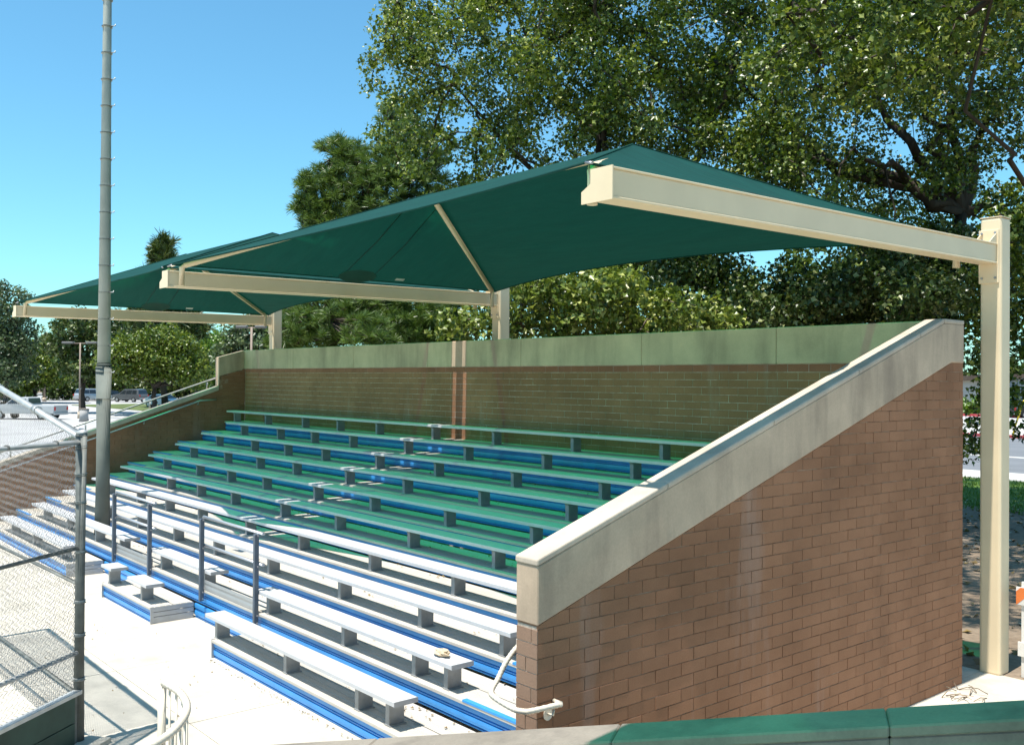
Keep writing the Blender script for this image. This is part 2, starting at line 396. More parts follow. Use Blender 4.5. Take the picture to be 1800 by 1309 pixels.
for a, b, z0, z1, whole in coursing(YF, YB, 0.0, Z_BAND, 0.0):
    f = lambda p: zband(p[0])-0.004-p[1]
    poly = [(a, z0), (b, z0), (b, z1), (a, z1)]
    cut = clip(poly, f)
    if len(cut) < 3: continue
    cx, cz = (a+b)/2, (z0+z1)/2
    dist = (Vector((XR_OUT, cx, cz))-EYE).length
    hidden = cz < 0.95-0.18*(cx-YF) 
    cand.append((dist + (100 if hidden else 0), poly, cut, whole and len(cut) == 4 and all(abs(f(p)) > 1e-9 and f(p) > 0 for p in poly), a, z0))
cand.sort(key=lambda c: c[0])
rest = MB()
for i, (d, poly, cut, whole, a, z0) in enumerate(cand):
    jx = random.uniform(-0.0015, 0.002)
    if i < 286:
        if whole: obj('brick', None, None, wall, me=full, loc=(XR_OUT+jx, a-JG/2, z0-JG/2))
        else: obj('brick', MB().prism(cut, 'x', XR_OUT-0.012, XR_OUT+jx), M['brick'], wall)
    else: rest.prism(cut, 'x', XR_OUT-0.012, XR_OUT+jx)
obj('brickwork', rest, M['brick'], wall, 'stuff')
obj('mortar_face', MB().box(XR_IN+0.004, XR_OUT-0.006, YF+0.0045, YF+0.0075, 0, 1.640), M['mortar'], wall)
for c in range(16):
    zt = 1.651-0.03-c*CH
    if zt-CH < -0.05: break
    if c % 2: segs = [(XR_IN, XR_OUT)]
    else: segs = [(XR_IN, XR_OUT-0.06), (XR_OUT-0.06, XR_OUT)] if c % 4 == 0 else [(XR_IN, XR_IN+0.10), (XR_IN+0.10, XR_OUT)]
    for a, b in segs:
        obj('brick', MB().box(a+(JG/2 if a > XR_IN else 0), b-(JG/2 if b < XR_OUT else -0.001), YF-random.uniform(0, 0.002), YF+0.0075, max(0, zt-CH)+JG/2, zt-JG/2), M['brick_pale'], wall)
# concrete band
obj('concrete_band', MB().prism([(YF-0.004, 1.651), (YBRK2, Z_BAND), (YB, Z_BAND), (YB, Z_TOP-0.05), (10.281, Z_TOP-0.05), (YF-0.004, 2.108-0.05)], 'x', XR_IN-0.006, XR_OUT+0.008), M['conc_wall'], wall, bevel=0.008)
# coping in cast lengths with hairline joints
ycuts = [YF-0.012, 5.75, 7.15, 8.55, 9.75, 10.281, YB+0.004]
for i in range(len(ycuts)-1):
    a, b = ycuts[i]+(0.003 if i else 0), ycuts[i+1]-0.003
    za, zb_ = ztop(max(a, YF)), ztop(b)
    obj('coping', MB().prism([(a, za-0.049), (b, zb_-0.049), (b, zb_), (a, za)], 'x', XR_IN-0.010, XR_OUT+0.012), M['conc_coping'], wall, bevel=0.012, seg=2)

# --- back wall
bw = thing('brick_back_wall', (-14, YBI+0.1, 0), 'long brown brick wall with a plain concrete band on top, behind the highest bench', 'wall')
obj('mortar_core', MB().box(XL_IN-0.02, XR_IN-0.008, YBI+0.0025, YB, 0, Z_BAND), M['mortar'], bw)
fullb = MB().box(JG/2, BL-JG/2, 0, 0.012, JG/2, CH-JG/2).mesh('brick'); fullb.materials.append(M['brick'])
lst = sorted(coursing(XL_IN+0.002, XR_IN-0.01, 2.16, Z_BAND), key=lambda q: (Vector(((q[0]+q[1])/2, YBI, (q[2]+q[3])/2))-EYE).length + (90 if (q[0] > -6.2 - 2.6*(1-(q[2]-2.2)/1.35)) else 0))
rest = MB()
for i, (a, b, z0, z1, whole) in enumerate(lst):
    j = random.uniform(-0.001, 0.002)
    if i < 298:
        if whole: obj('brick', None, None, bw, me=fullb, loc=(a-JG/2, YBI-j, z0-JG/2))
        else: obj('brick', MB().box(a, b, YBI-j, YBI+0.012, z0, z1), M['brick'], bw)
    else: rest.box(a, b, YBI-j, YBI+0.012, z0, z1)
obj('brickwork', rest, M['brick'], bw, 'stuff')
cuts = [XL_IN-0.2, -20.3, -17.6, -14.9, -12.2, -9.5, -7.2, XR_IN-0.010]
for i in range(len(cuts)-1):
    obj('concrete_band', MB().box(cuts[i]+0.002, cuts[i+1]-0.002, YBI-0.03, YB+0.012, Z_BAND+0.001, Z_TOP), M['conc_wall'], bw, bevel=0.012, seg=2)

# --- left end wall: short tall end, then a low sloping wall with a concrete coping
lw = thing('sloped_brick_wall', (XL_IN-0.1, 7.3, 0), 'low sloping brick wall stepping down beside the far left ends of the benches', 'wall')
YS = 9.85
def zlow(y): return 3.02+0.336*(y-YS)
obj('mortar_core', MB().prism([(4.3, 0), (YBI-0.004, 0), (YBI-0.004, 3.52), (YS, 3.36), (YS, zlow(YS)), (4.3, zlow(4.3))], 'x', XL_IN-0.2, XL_IN-0.008), M['mortar_dark'], lw)
rest = MB()
def lowtop(y): return (3.36+(y-YS)*0.28) if y >= YS else zlow(y)
for a, b, z0, z1, whole in coursing(4.3, YBI-0.006, 0.4, 3.7):
    poly = [(a, z0), (b, z0), (b, z1), (a, z1)]
    if b <= YS: cut = clip(poly, lambda p: zlow(p[0])-p[1])
    elif a >= YS: cut = clip(poly, lambda p: lowtop(p[0])-p[1])
    else: cut = clip(poly, lambda p: zlow(p[0])-p[1])
    if len(cut) >= 3: rest.prism(cut, 'x', XL_IN-0.012, XL_IN+random.uniform(-0.001, 0.002))
obj('brickwork', rest, M['brick'], lw, 'stuff')
obj('concrete_band', MB().prism([(YS-0.006, 3.13), (YS+0.02, 3.37), (YBI-0.034, 3.56), (YBI-0.034, 4.025), (YS-0.006, 3.84)], 'x', XL_IN-0.21, XL_IN+0.006), M['conc_wall'], lw, bevel=0.012, seg=2)
obj('coping', MB().prism([(4.25, zlow(4.25)+0.001), (YS-0.01, zlow(YS)+0.001), (YS-0.01, zlow(YS)+0.11), (4.25, zlow(4.25)+0.11)], 'x', XL_IN-0.23, XL_IN+0.03), M['conc_coping'], lw, bevel=0.01)
hr = thing('wall_handrail', (XL_IN-0.12, 7.3, 2.2), 'thin pipe handrail standing along the top of the far sloping wall', 'handrail')
obj('rail', MB().tube([(XL_IN-0.14, 4.4, zlow(4.4)+0.30), (XL_IN-0.14, YS-0.03, zlow(YS)+0.30)], 0.022, 8), M['galv'], hr)
for y in (5.2, 6.75, 8.2, 9.6): obj('post', MB().tube([(XL_IN-0.14, y, zlow(y)+0.10), (XL_IN-0.14, y, zlow(y)+0.28)], 0.02, 6), M['galv'], hr)
hr2 = thing('wall_handrail', (XL_IN+0.07, 7.3, 2.0), 'pale pipe handrail bracketed to the inner face of the far sloping wall', 'handrail')
obj('rail', MB().tube([(XL_IN+0.075, 4.6, zlow(4.6)-0.08), (XL_IN+0.075, 9.35, zlow(9.35)-0.08), (XL_IN+0.075, 9.75, zlow(9.42)-0.08)], 0.021, 8), M['railpipe'], hr2)
for y in (5.2, 6.6, 8.0, 9.3): obj('bracket', MB().tube([(XL_IN, y, zlow(y)-0.16), (XL_IN+0.06, y, zlow(y)-0.16), (XL_IN+0.075, y, zlow(y)-0.09)], 0.012, 6), M['galv'], hr2)

# ------------------------------------------------------------------ bleacher
bl = thing('bleacher', (-14, 7.4, 0), 'ten row bleacher with blue risers and pale aluminium bench seats under the green canopies', 'bleacher')
XBR = XR_IN-0.012; XBL = XL_IN+0.015
RIB = [(0, 0), (-0.004, 0.004), (-0.004, 0.016), (0.010, 0.020), (0.010, 0.028), (-0.012, 0.034), (-0.014, 0.062), (-0.012, 0.092), (0.008, 0.097), (0.02, 0.097), (0.02, 0)]
def riser(k, x0, x1, dark=None, nose=True, z_base=None):
    y = YK(k)+0.024; z0 = ZT(k-1)+0.002 if z_base is None else z_base
    for q in (0, 1):
        o = obj('riser_plank', MB().prism([(y+a, z0+q*0.0985+b) for a, b in RIB], 'x', x0, x1), dark or M['blue'], bl)
TP = [(0, 0), (0.272, 0), (0.272, 0.018), (0.262, 0.020), (0.252, 0.014), (0.245, 0.014), (0.242, 0.020), (0.185, 0.020), (0.181, 0.014), (0.174, 0.014), (0.170, 0.020), (0.105, 0.020), (0.101, 0.014), (0.094, 0.014), (0.090, 0.020), (0.032, 0.020), (0.028, 0.014), (0.021, 0.014), (0.018, 0.020), (0.0, 0.020)]
def tread(k, x0, x1, planks=2):
    z = ZT(k)-0.024
    for q in range(planks):
        y = YK(k)+0.022+q*0.284
        if q == 0:   # the front plank carries the nosing
            prof = [(-0.036, -0.012), (-0.022, -0.012), (-0.022, 0)] + [(a, b) for a, b in TP[1:-1]] + [(-0.032, 0.020), (-0.036, 0.016)]
        else: prof = TP
        obj('tread_plank', MB().prism([(y+a, z+b) for a, b in prof], 'x', x0, x1), M['tread'], bl)
SP = [(0.0, -0.042), (0.012, -0.042), (0.014, -0.012), (0.236, -0.012), (0.238, -0.042), (0.25, -0.042), (0.25, -0.004), (0.246, 0), (0.196, 0), (0.193, -0.005), (0.187, -0.005), (0.184, 0), (0.130, 0), (0.127, -0.005), (0.121, -0.005), (0.118, 0), (0.064, 0), (0.061, -0.005), (0.055, -0.005), (0.052, 0), (0.004, 0), (0, -0.004)]
def support_mb(k, x, flip=False):
    y = YK(k); z0 = ZT(k)-0.002; z1 = ZS(k)-0.004
    mb = MB()
    mb.box(x-0.004, x+0.004, y+0.055, y+0.215, z0, z1)                       # web
    mb.box(x-0.058, x-0.0042, y+0.055, y+0.061, z0, z1)                      # front flange
    mb.box(x-0.058, x-0.0042, y+0.209, y+0.215, z0, z1)
    mb.box(x-0.07, x+0.03, y+0.05, y+0.225, z0-0.002, z0+0.006)              # foot
    mb.prism([(y+0.02, z1), (y+0.055, z1-0.03), (y+0.055, z1)], 'x', x-0.05, x+0.0045)
    return mb
def seat(k, x0, x1, sup):
    y = YK(k)-0.010; zt = ZS(k)+0.042
    o = obj('bench_seat', MB().prism([(y+a, zt+b) for a, b in SP], 'x', x0, x1), M['seat'], bl)
    for e, s_ in ((x0, -1), (x1, 1)):
        obj('end_cap', MB().box(min(e, e+s_*0.006), max(e, e+s_*0.006), y-0.002, y+0.252, zt-0.044, zt+0.001), M['mill'], o)
    for x in sup:
        if x0+0.05 < x < x1-0.02: obj('support', support_mb(k, x), M['support'], o)
SUP = [-22.45, -20.75, -18.95, -17.45, -15.95, -14.08, -12.35, -10.46, -8.70, -7.28]
SUP1 = [-20.9, -19.3, -17.5, -11.05, -9.28, -7.83, -7.30]
SUP2 = [-20.9, -19.3, -17.6, -16.3, -14.45, -12.85, -10.9, -9.1, -7.75, -7.22]
SUP3 = [-20.8, -18.95, -17.2, -15.5, -13.9, -12.1, -10.2, -8.5, -7.12]
for k in range(1, 11):
    if k == 1:
        for a, b in ((XBL, -17.0), (-15.12, -13.09), (-11.04, XBR)):
            riser(1, a, b); tread(1, a, b)
    else:
        riser(k, XBL, XBR); tread(k, XBL, XBR)
        if k == 2:   # below row two the recesses show one more pair of planks
            for a, b in ((-17.0+0.004, -15.12-0.004), (-13.09+0.004, -11.04-0.004)): riser(2, a, b, z_base=0.004)
for k in range(4, 11):
    seat(k, -22.78 if k == 10 else -21.45-0.03*(9-k), -7.06, SUP)
seat(3, -21.6, -6.94, SUP3)
seat(2, -21.6, -15.92, SUP2); seat(2, -14.82, -12.49, SUP2); seat(2, -11.15, -7.07, SUP2)
seat(1, -21.6, -17.15, SUP1); seat(1, -11.25, -7.12, SUP1)
seat(1, -15.18, -14.72, [-14.98]); seat(1, -14.02, -13.26, [-13.60])
# side skirts of the front platforms
def skirt(x, sx):
    mb = MB()
    for z0, z1 in ((0.004, 0.085), (0.092, 0.150), (0.157, 0.214)): mb.box(min(x, x+sx*0.012), max(x, x+sx*0.012), YK(1)+0.02, YK(2)-0.004, z0, z1)
    mb.box(min(x, x+sx*0.018), max(x, x+sx*0.018), YK(1)-0.012, YK(1)+0.03, 0.002, 0.226)
    obj('side_skirt', mb, M['mill'], bl)
skirt(-13.09+0.002, 1); skirt(-15.122, -1); skirt(-17.0+0.002, 1); skirt(-11.042, -1)
# grey kick boards along row two behind the recesses
for a, b in ((-16.33, -14.70), (-12.70, -11.08)):
    y = YK(2)-0.012
    obj('kick_board', MB().prism([(y, ZT(2)+0.002), (y+0.02, ZT(2)+0.002), (y+0.02, ZT(2)+0.13), (y+0.004, ZT(2)+0.13), (y, ZT(2)+0.10), (y+0.006, ZT(2)+0.07), (y, ZT(2)+0.04)], 'x', a, b), M['mill'], bl)
# blue nosing strips where the aisles run at both ends
for k in range(1, 11):
    y = YK(k)-0.018
    for a, b in ((-6.90, XBR-0.004), (XBL+0.004, -21.75)):
        if k == 10 and a < -20: continue
        obj('aisle_nosing', MB().prism([(y, ZT(k)-0.012), (y+0.0035, ZT(k)-0.012), (y+0.006, ZT(k)+0.001), (y+0.055, ZT(k)+0.001), (y+0.055, ZT(k)+0.007), (y+0.002, ZT(k)+0.007)], 'x', a, b), M['blue'], bl)

# guard rails in front of row two
def guard(x0, x1, label):
    y = YK(2)-0.045; z0 = 0.30; z1 = 1.42
    r = thing('guard_rail', ((x0+x1)/2, y, z0), label, 'guard rail', 'guard rails in front of the second row')
    for x in (x0, x1): obj('post', MB().box(x-0.025, x+0.025, y-0.03, y+0.03, z0, z1), M['railpost'], r, bevel=0.006)
    for z in (1.43, 1.05):
        obj('rail', MB().tube([(x0-0.06, y+0.052, z), (x1+0.10, y+0.052, z)], 0.022, 10), M['railpipe'], r)
    for x in (x0, x1):
        for z in (1.43, 1.05, 0.45, 0.36): obj('bolt', MB().tube([(x+0.026, y+0.01, z-0.03), (x+0.040, y+0.01, z-0.03)], 0.012, 6), M['bolt'], r)
guard(-12.72, -11.05, 'metal guard rail ending beside the long front bench')
guard(-16.33, -14.70, 'metal guard rail closest to the tall light pole')

# ------------------------------------------------------------------ canopy frames and cloth
FX = [-5.0, -14.0, -23.22]; BW = 0.20; FRONT = {-5.0: 4.99, -14.0: 5.15, -23.22: 5.27}
def frame(x, label):
    xl, xr = x, x+BW; yf, yp = FRONT[x], 11.34
    r = thing('canopy_frame', (x+0.1, yp+0.12, 0), label, 'canopy frame', 'cantilever frames of the green canopies')
    obj('column', MB().box(xl-0.005, xr+0.035, yp, yp+0.25, -0.01, 5.235), M['cream'], r, bevel=0.03, seg=3)
    obj('column_cap', MB().box(xl-0.008, xr+0.038, yp-0.003, yp+0.253, 5.236, 5.246), M['cream'], r)
    zb0, zb1, h = 4.645, 4.70, 0.235
    mb = MB()
    for lo, hi, ins in ((0.0, 0.020, 0.0), (0.020, h-0.018, 0.013), (h-0.018, h, 0.0)):
        mb.prism([(yf+0.012, zb0+lo), (yp-0.02, zb1+lo), (yp-0.02, zb1+hi), (yf+0.012, zb0+hi)], 'x', xl+ins, xr-ins)
    obj('beam', mb, M['cream'], r, bevel=0.006, seg=2)
    # end plate with the toe that takes the cloth corner
    pl = [(xr+0.004, zb0-0.006), (xr+0.004, zb0+h+0.006), (xl-0.02, zb0+h+0.006), (xl-0.02, zb0+0.135), (xl-0.115, zb0+0.085), (xl-0.115, zb0-0.006)]
    if x < -6: pl = pl[:3] + [(xl-0.02, zb0+0.135), (xl-0.115, zb0+0.085), (xl-0.115, zb0-0.006)]
    obj('end_plate', MB().prism(pl, 'y', yf, yf+0.0115), M['cream'], r)
    obj('gusset', MB().prism([(yp-0.02, zb1+h+0.001), (yp-0.001, zb1+h+0.001), (yp-0.001, zb1+h+0.13), (yp-0.20, zb1+h+0.001)], 'x', xr-0.020, xr-0.008), M['cream'], r)
    obj('gusset', MB().prism([(yp-0.02, zb1+h+0.001), (yp-0.001, zb1+h+0.001), (yp-0.001, zb1+h+0.13), (yp-0.20, zb1+h+0.001)], 'x', xl+0.008, xl+0.020), M['cream'], r)
    obj('mounting_plate', MB().box(xl-0.012, xr+0.012, yp-0.019, yp-0.001, zb1-0.22, zb1+h+0.16), M['cream'], r, bevel=0.004)
    for bx in (xl+0.025, xr-0.025):
        for bz in (zb1-0.16, zb1+h+0.05, zb1+h+0.12): obj('bolt', MB().tube([(bx, yp-0.032, bz), (bx, yp-0.0185, bz)], 0.014, 6), M['bolt'], r)
    return r
frame(FX[0], 'nearest cream steel canopy frame, its post standing beside the brick end wall')
frame(FX[1], 'middle cream steel canopy frame shared by both green canopies')
frame(FX[2], 'farthest cream steel canopy frame, its beam end seen beside the light pole')

GAP = 0.10
def canopy(xa, xb, label, ya=5.02, yb=11.18, dl=0.0, dr=0.0, zc=4.955, zr=6.02, hip=2.35, group=None, patch=True):
    yr = (ya+yb)/2-0.02
    r = thing('shade_canopy', ((xa+xb)/2, yr, zc), label, 'canopy', 'green shade canopies over the bleacher')
    nx, ny = 40, 14
    A, B, Cc, D = (xa, ya+dl), (xb, ya+dr), (xb, yb), (xa, yb)
    R0, R1 = Vector((xa+hip, yr, zr)), Vector((xb-hip, yr, zr))
    mb = MB()
    def patchgrid(edge, ridge, nu, sag):
        base = len(mb.v)
        for i in range(nu+1):
            u = i/nu; e = Vector(edge(u)); g = Vector(ridge(u))
            for j in range(ny+1):
                v = j/ny; p = e.lerp(g, v); p.z -= sag*math.sin(math.pi*v)*math.sin(math.pi*u)**0.5
                mb.v.append(tuple(p))
        for i in range(nu):
            for j in range(ny):
                q = base+i*(ny+1)+j; mb.f.append((q, q+ny+1, q+ny+2, q+1)); mb.sm.append(True); mb.mi.append(0)
    SAGY, SAGX = 0.80, 0.02
    slope = (zr-zc)/(yr-ya)
    def fe(u):
        s_ = 4*u*(1-u)*(SAGY-0.08); return (xa+(xb-xa)*u, ya+dl*(1-u)+dr*u+s_, zc+slope*s_*0.75)
    def re(u):
        s_ = 4*u*(1-u)*0.55; return (xa+(xb-xa)*u, yb-s_, zc+slope*s_*0.75)
    def le(u):
        s_ = 4*u*(1-u)*SAGX; return (xa+s_, ya+dl+(yb-ya-dl)*u, zc+s_*0.5)
    def ri(u):
        s_ = 4*u*(1-u)*SAGX; return (xb-s_, ya+dr+(yb-ya-dr)*u, zc+s_*0.5)
    def rid(u):
        # ridge parameter: the hip ends take up a share of the edge
        return tuple(R0.lerp(R1, u))
    patchgrid(fe, rid, nx, 0.05); patchgrid(re, rid, nx, 0.05)
    patchgrid(le, lambda u: tuple(R0), 24, 0.05); patchgrid(ri, lambda u: tuple(R1), 24, 0.05)
    cloth = obj('cloth', mb, M['fabric'], r)
    for ed in (fe, re, le, ri): obj('hem_cable', MB().tube([Vector(ed(i/24)) for i in range(25)], 0.012, 5), M['fabric'], r)
    for (cx, cy), g in ((A, R0), (B, R1), (D, R0), (Cc, R1)):
        sgn = 1 if cy < yb else -1; sx = 1 if cx == xa else -1
        p0 = Vector((cx+sx*0.05, cy+sgn*0.12, 4.66)); p1 = Vector((cx+sx*0.05, cy+sgn*0.12, zc-0.015)); p2 = g-Vector((0, 0, 0.075))
        e = (p2-p1).normalized()
        obj('rafter', MB().tube([p0, p1-Vector((0, 0, 0.02)), p1+e*0.05, p2], 0.042, 10), M['cream'], r)
    obj('ridge_pipe', MB().tube([R0-Vector((0, 0, 0.075)), R1-Vector((0, 0, 0.075))], 0.042, 10), M['cream'], r)
    for (cx, cy), g in ((A, R0), (B, R1), (Cc, R1), (D, R0)):
        p_ = Vector((cx, cy, zc)); q_ = g.copy(); obj('hip_seam', MB().tube([p_.lerp(q_, i/8)+Vector((0, 0, 0.006)) for i in range(9)], 0.007, 5), M['fabric'], r)
    if patch:
        for ed, g in ((le, R0), (ri, R1)):
            c = Vector(ed(0.5)); inward = (g-c).normalized(); w = Vector((0, 1, 0)); nrm = inward.cross(w).normalized()
            if nrm.z > 0: nrm = -nrm
            pts = []
            for a in range(20):
                an = 2*math.pi*a/20; pts.append(c+inward*(0.12+0.20*math.sin(an))+w*0.34*math.cos(an)+nrm*0.018)
            obj('edge_patch', MB().add(pts+[p-nrm*0.006 for p in pts], [tuple(range(20)), tuple(range(39, 19, -1))]+[(i, 20+i, 20+(i+1) % 20, (i+1) % 20) for i in range(20)]), M['fabric_dark'], r)
            for dy in (-0.27, 0.27):
                a_ = c+w*dy+inward*0.25+nrm*0.012; b_ = g+w*dy*0.9-inward*0.30+nrm*0.03
                mid = a_.lerp(b_, 0.5)+nrm*0.045; obj('seam', MB().tube([a_, mid, b_], 0.0075, 5), M['cable'], r)
            lb = c+w*0.72+inward*0.10+nrm*0.02
            obj('cloth_tag', MB().obox(lb, w*0.17, inward*0.07, nrm*0.002), M['cloth_label'], r)
    # corner shackles
    for (cx, cy) in (A, B, Cc, D):
        obj('shackle', MB().tube([(cx, cy, zc+0.0), (cx+(0.10 if cx == xb else -0.10), cy-(0.03 if cy < yb else -0.03), zc-0.02)], 0.012, 6), M['bolt'], r)
    return r
canopy(FX[1]+BW+GAP, FX[0]-GAP, 'nearer green shade canopy stretched between the nearest and middle frames', dl=0.16)
canopy(FX[2]+BW+GAP, FX[1]-GAP, 'farther green shade canopy stretched between the middle and farthest frames', dl=0.28, dr=0.16)
# the stand the photographer is on has a canopy of its own; its shade falls across the low wall in front
r = thing('shade_canopy', (-1.0, 1.1, 5.9), 'green shade canopy over the neighbouring stand, shading the low wall in front', 'canopy')
obj('cloth', MB().add([(-3.62, -1.6, 5.9), (1.6, -1.6, 5.9), (1.6, 3.90, 5.9), (-3.62, 3.90, 5.9), (-1.6, 0.4, 6.7), (-0.4, 0.4, 6.7), (-0.4, 1.9, 6.7), (-1.6, 1.9, 6.7)], [(0, 1, 5, 4), (1, 2, 6, 5), (2, 3, 7, 6), (3, 0, 4, 7), (4, 5, 6, 7)]), M['fabric'], r)
for y in (-1.75, 3.98):
    obj('column', MB().box(1.75, 1.97, y-0.1, y+0.1, 0, 6.2), M['cream'], r)
    obj('beam', MB().box(-3.58, 1.74, y-0.05, y+0.05, 5.92, 6.12), M['cream'], r)

# ------------------------------------------------------------------ light pole standing in the benches
PX, PY = -18.36, 5.69
r = thing('light_pole', (PX, PY, 0), 'tall grey steel light pole with climbing pegs rising through the front benches', 'light pole')
obj('lower_shaft', MB().tube([(PX, PY, 0), (PX, PY, 3.52)], [0.155, 0.142], 24), M['pole'], r)
obj('collar', MB().tube([(PX, PY, 3.50), (PX, PY, 3.56), (PX, PY, 3.60)], [0.150, 0.150, 0.118], 24), M['pole'], r)
obj('upper_shaft', MB().tube([(PX, PY, 3.59), (PX, PY, 16.0)], [0.116, 0.070], 24), M['pole_up'], r)
for i in range(26):
    z = 2.93+i*0.49; rr = 0.155-z*0.0037 if z < 3.5 else 0.116-(z-3.6)*0.0037
    a = rad(-4); d = Vector((math.cos(a)*0.80, math.sin(a)+0.55, 0)).normalized()
    c = Vector((PX, PY, z))
    peg = MB(); peg.tube([c+d*(rr-0.01), c+d*(rr+0.085), c+d*(rr+0.095)+Vector((0, 0, 0.028))], 0.011, 6); peg.tube([c-Vector((0, 0, 0.010)), c+Vector((0, 0, 0.010))], rr+0.003, 20)
    obj('step_peg', peg, M['galv'], r)

# ------------------------------------------------------------------ chain link fences
def chainlink(o, u, length, zlo, zhi, pitch=0.062, wr=0.0030, jitter=0.0):
    """woven wire: zigzag strands running up the panel; zlo/zhi are functions of the distance along u"""
    o = Vector(o); u = Vector(u).normalized(); nrm = Vector((u.y, -u.x, 0)); mb = MB()
    n = int(length/pitch); h = pitch/2
    for i in range(n+1):
        s0 = i*pitch
        za, zb = zlo(s0), zhi(s0)
        k = 0; pts = []
        z = za
        while z < zb:
            side = (k % 2)
            s_ = s0 + (h if side else -h)*0.98
            s_ = min(max(s_, 0), length)
            pts.append(o+u*s_+Vector((0, 0, z-o.z))+nrm*(0.0025 if side else -0.0025)*(1 if i % 2 else -1))
            z += h; k += 1
        if len(pts) > 1: mb.tube(pts, wr, 3, cap=False)
    return mb
FP = Vector((-9.20, 2.66, 0)); fu = Vector((0.63, -0.80, 0)).normalized()
r = thing('chain_link_fence', FP, 'nearer chain link fence panel with dark green boards along its foot', 'fence')
FL = 2.3
obj('post', MB().tube([FP, FP+Vector((0, 0, 2.82))], 0.050, 16), M['galv_dark'], r)
obj('post_cap', MB().tube([FP+Vector((0, 0, 2.80)), FP+Vector((0, 0, 2.84)), FP+Vector((0, 0, 2.87))], [0.056, 0.056, 0.02], 16), M['galv'], r)
for z, m, rr in ((2.755, 'galv', 0.022), (1.80, 'galv_dark', 0.019), (0.855, 'galv', 0.021)):
    obj('rail', MB().tube([FP+fu*0.04+Vector((0, 0, z-0.01)), FP+fu*FL+Vector((0, 0, z))], rr, 8), M[m], r)
obj('mesh', chainlink(FP+fu*0.07, fu, FL-0.1, lambda s: 0.52, lambda s: 2.75), M['wire'], r, 'stuff')
for z0, z1 in ((0.03, 0.235), (0.245, 0.47)):
    obj('board', MB().obox(FP+fu*0.10+Vector((0.03, 0.02, z0)), fu*(FL-0.1), Vector((-0.035, -0.028, 0)), Vector((0, 0, z1-z0))), M['greenboard'], r)
obj('top_board', MB().obox(FP+fu*0.02+Vector((0.04, 0.03, 0.475)), fu*(FL-0.02), Vector((-0.06, -0.048, 0)), Vector((0, 0, 0.035))), M['galv'], r)
obj('end_board', MB().obox(FP+fu*0.055+Vector((0.02, 0.015, 0.02)), fu*0.06, Vector((-0.05, -0.04, 0)), Vector((0, 0, 0.45))), M['galv_dark'], r)
ties = MB()
for z in (0.6, 1.0, 1.3, 1.75, 2.2, 2.45, 2.7): ties.tube([FP+Vector((0, 0, z-0.012)), FP+Vector((0, 0, z+0.012))], 0.055, 14)
obj('tie_bands', ties, M['galv'], r)
for s_ in (0.35, 0.95, 1.5):
    obj('rail_tie', MB().tube([FP+fu*(s_-0.01)+Vector((0, 0, 2.755)), FP+fu*(s_+0.01)+Vector((0, 0, 2.755))], 0.027, 8), M['wire'], r)
obj('footing_kerb', MB().obox(FP+Vector((-0.10, 0.08, 0.0)), fu*FL, Vector((0.22, 0.17, 0)), Vector((0, 0, 0.045))), M['conc_slab'], r)
# second panel runs away along -X under a rising top pipe
r2 = thing('chain_link_fence', FP+Vector((-1.6, 0, 0)), 'farther chain link fence panel under a rising top pipe, behind the boarded panel', 'fence')
pa, pb = FP+Vector((-0.04, 0.0, 2.80)), FP+Vector((-4.4, -0.15, 3.46))
obj('top_pipe', MB().tube([pa, pb], 0.038, 12), M['galv'], r2)
for f_ in (0.30, 0.62): 
    q = pa.lerp(pb, f_); e = (pb-pa).normalized()
    obj('pipe_sleeve', MB().tube([q-e*0.05, q+e*0.05], 0.046, 12), M['galv'], r2)
obj('post', MB().tube([(pb.x, pb.y, 0), (pb.x, pb.y, 3.44)], 0.045, 12), M['galv_dark'], r2)
du = Vector((-1, -0.034, 0))
obj('mesh', chainlink(FP+Vector((-0.08, 0, 0)), du, 4.25, lambda s: 0.05, lambda s: 2.79+0.150*s, 0.07, 0.0030), M['wire'], r2, 'stuff')
obj('rail', MB().tube([FP+Vector((-0.04, 0, 0.45)), FP+Vector((-4.36, -0.148, 0.45))], 0.019, 8), M['galv_dark'], r2)
obj('rail', MB().tube([FP+Vector((-0.04, 0, 1.45)), FP+Vector((-4.36, -0.148, 1.45))], 0.019, 8), M['galv_dark'], r2)

# ------------------------------------------------------------------ curved white railing, wall grab rail, low wall in front, barricade
r = thing('curved_railing', (-6.9, 2.65, 0), 'white pipe railing with a curved top bar and thin upright bars', 'railing')
ctr = [(-7.54, 2.80), (-7.22, 2.81), (-6.90, 2.745), (-6.64, 2.62), (-6.40, 2.43), (-6.24, 2.20), (-6.16, 1.95), (-6.13, 1.6)]
def smooth_path(P, n=6):
    out = []
    for i in range(len(P)-1):
        p0, p1, p2, p3 = P[max(i-1, 0)], P[i], P[i+1], P[min(i+2, len(P)-1)]
        for j in range(n):
            t_ = j/n
            out.append(tuple(0.5*((2*b)+(-a+c)*t_+(2*a-5*b+4*c-d)*t_*t_+(-a+3*b-3*c+d)*t_**3) for a, b, c, d in zip(p0, p1, p2, p3)))
    out.append(tuple(P[-1])); return out
cp = smooth_path(ctr)
obj('top_bar', MB().tube([(x, y, 0.95) for x, y in cp], 0.030, 12), M['cwhite'], r)
obj('bottom_bar', MB().tube([(x, y, 0.10) for x, y in cp], 0.018, 8), M['cwhite'], r)
obj('post', MB().tube([(cp[0][0], cp[0][1], 0), (cp[0][0], cp[0][1], 0.965)], 0.036, 12), M['cwhite'], r)
obj('post', MB().tube([(cp[-1][0], cp[-1][1], 0), (cp[-1][0], cp[-1][1], 0.965)], 0.036, 12), M['cwhite'], r)
acc = 0
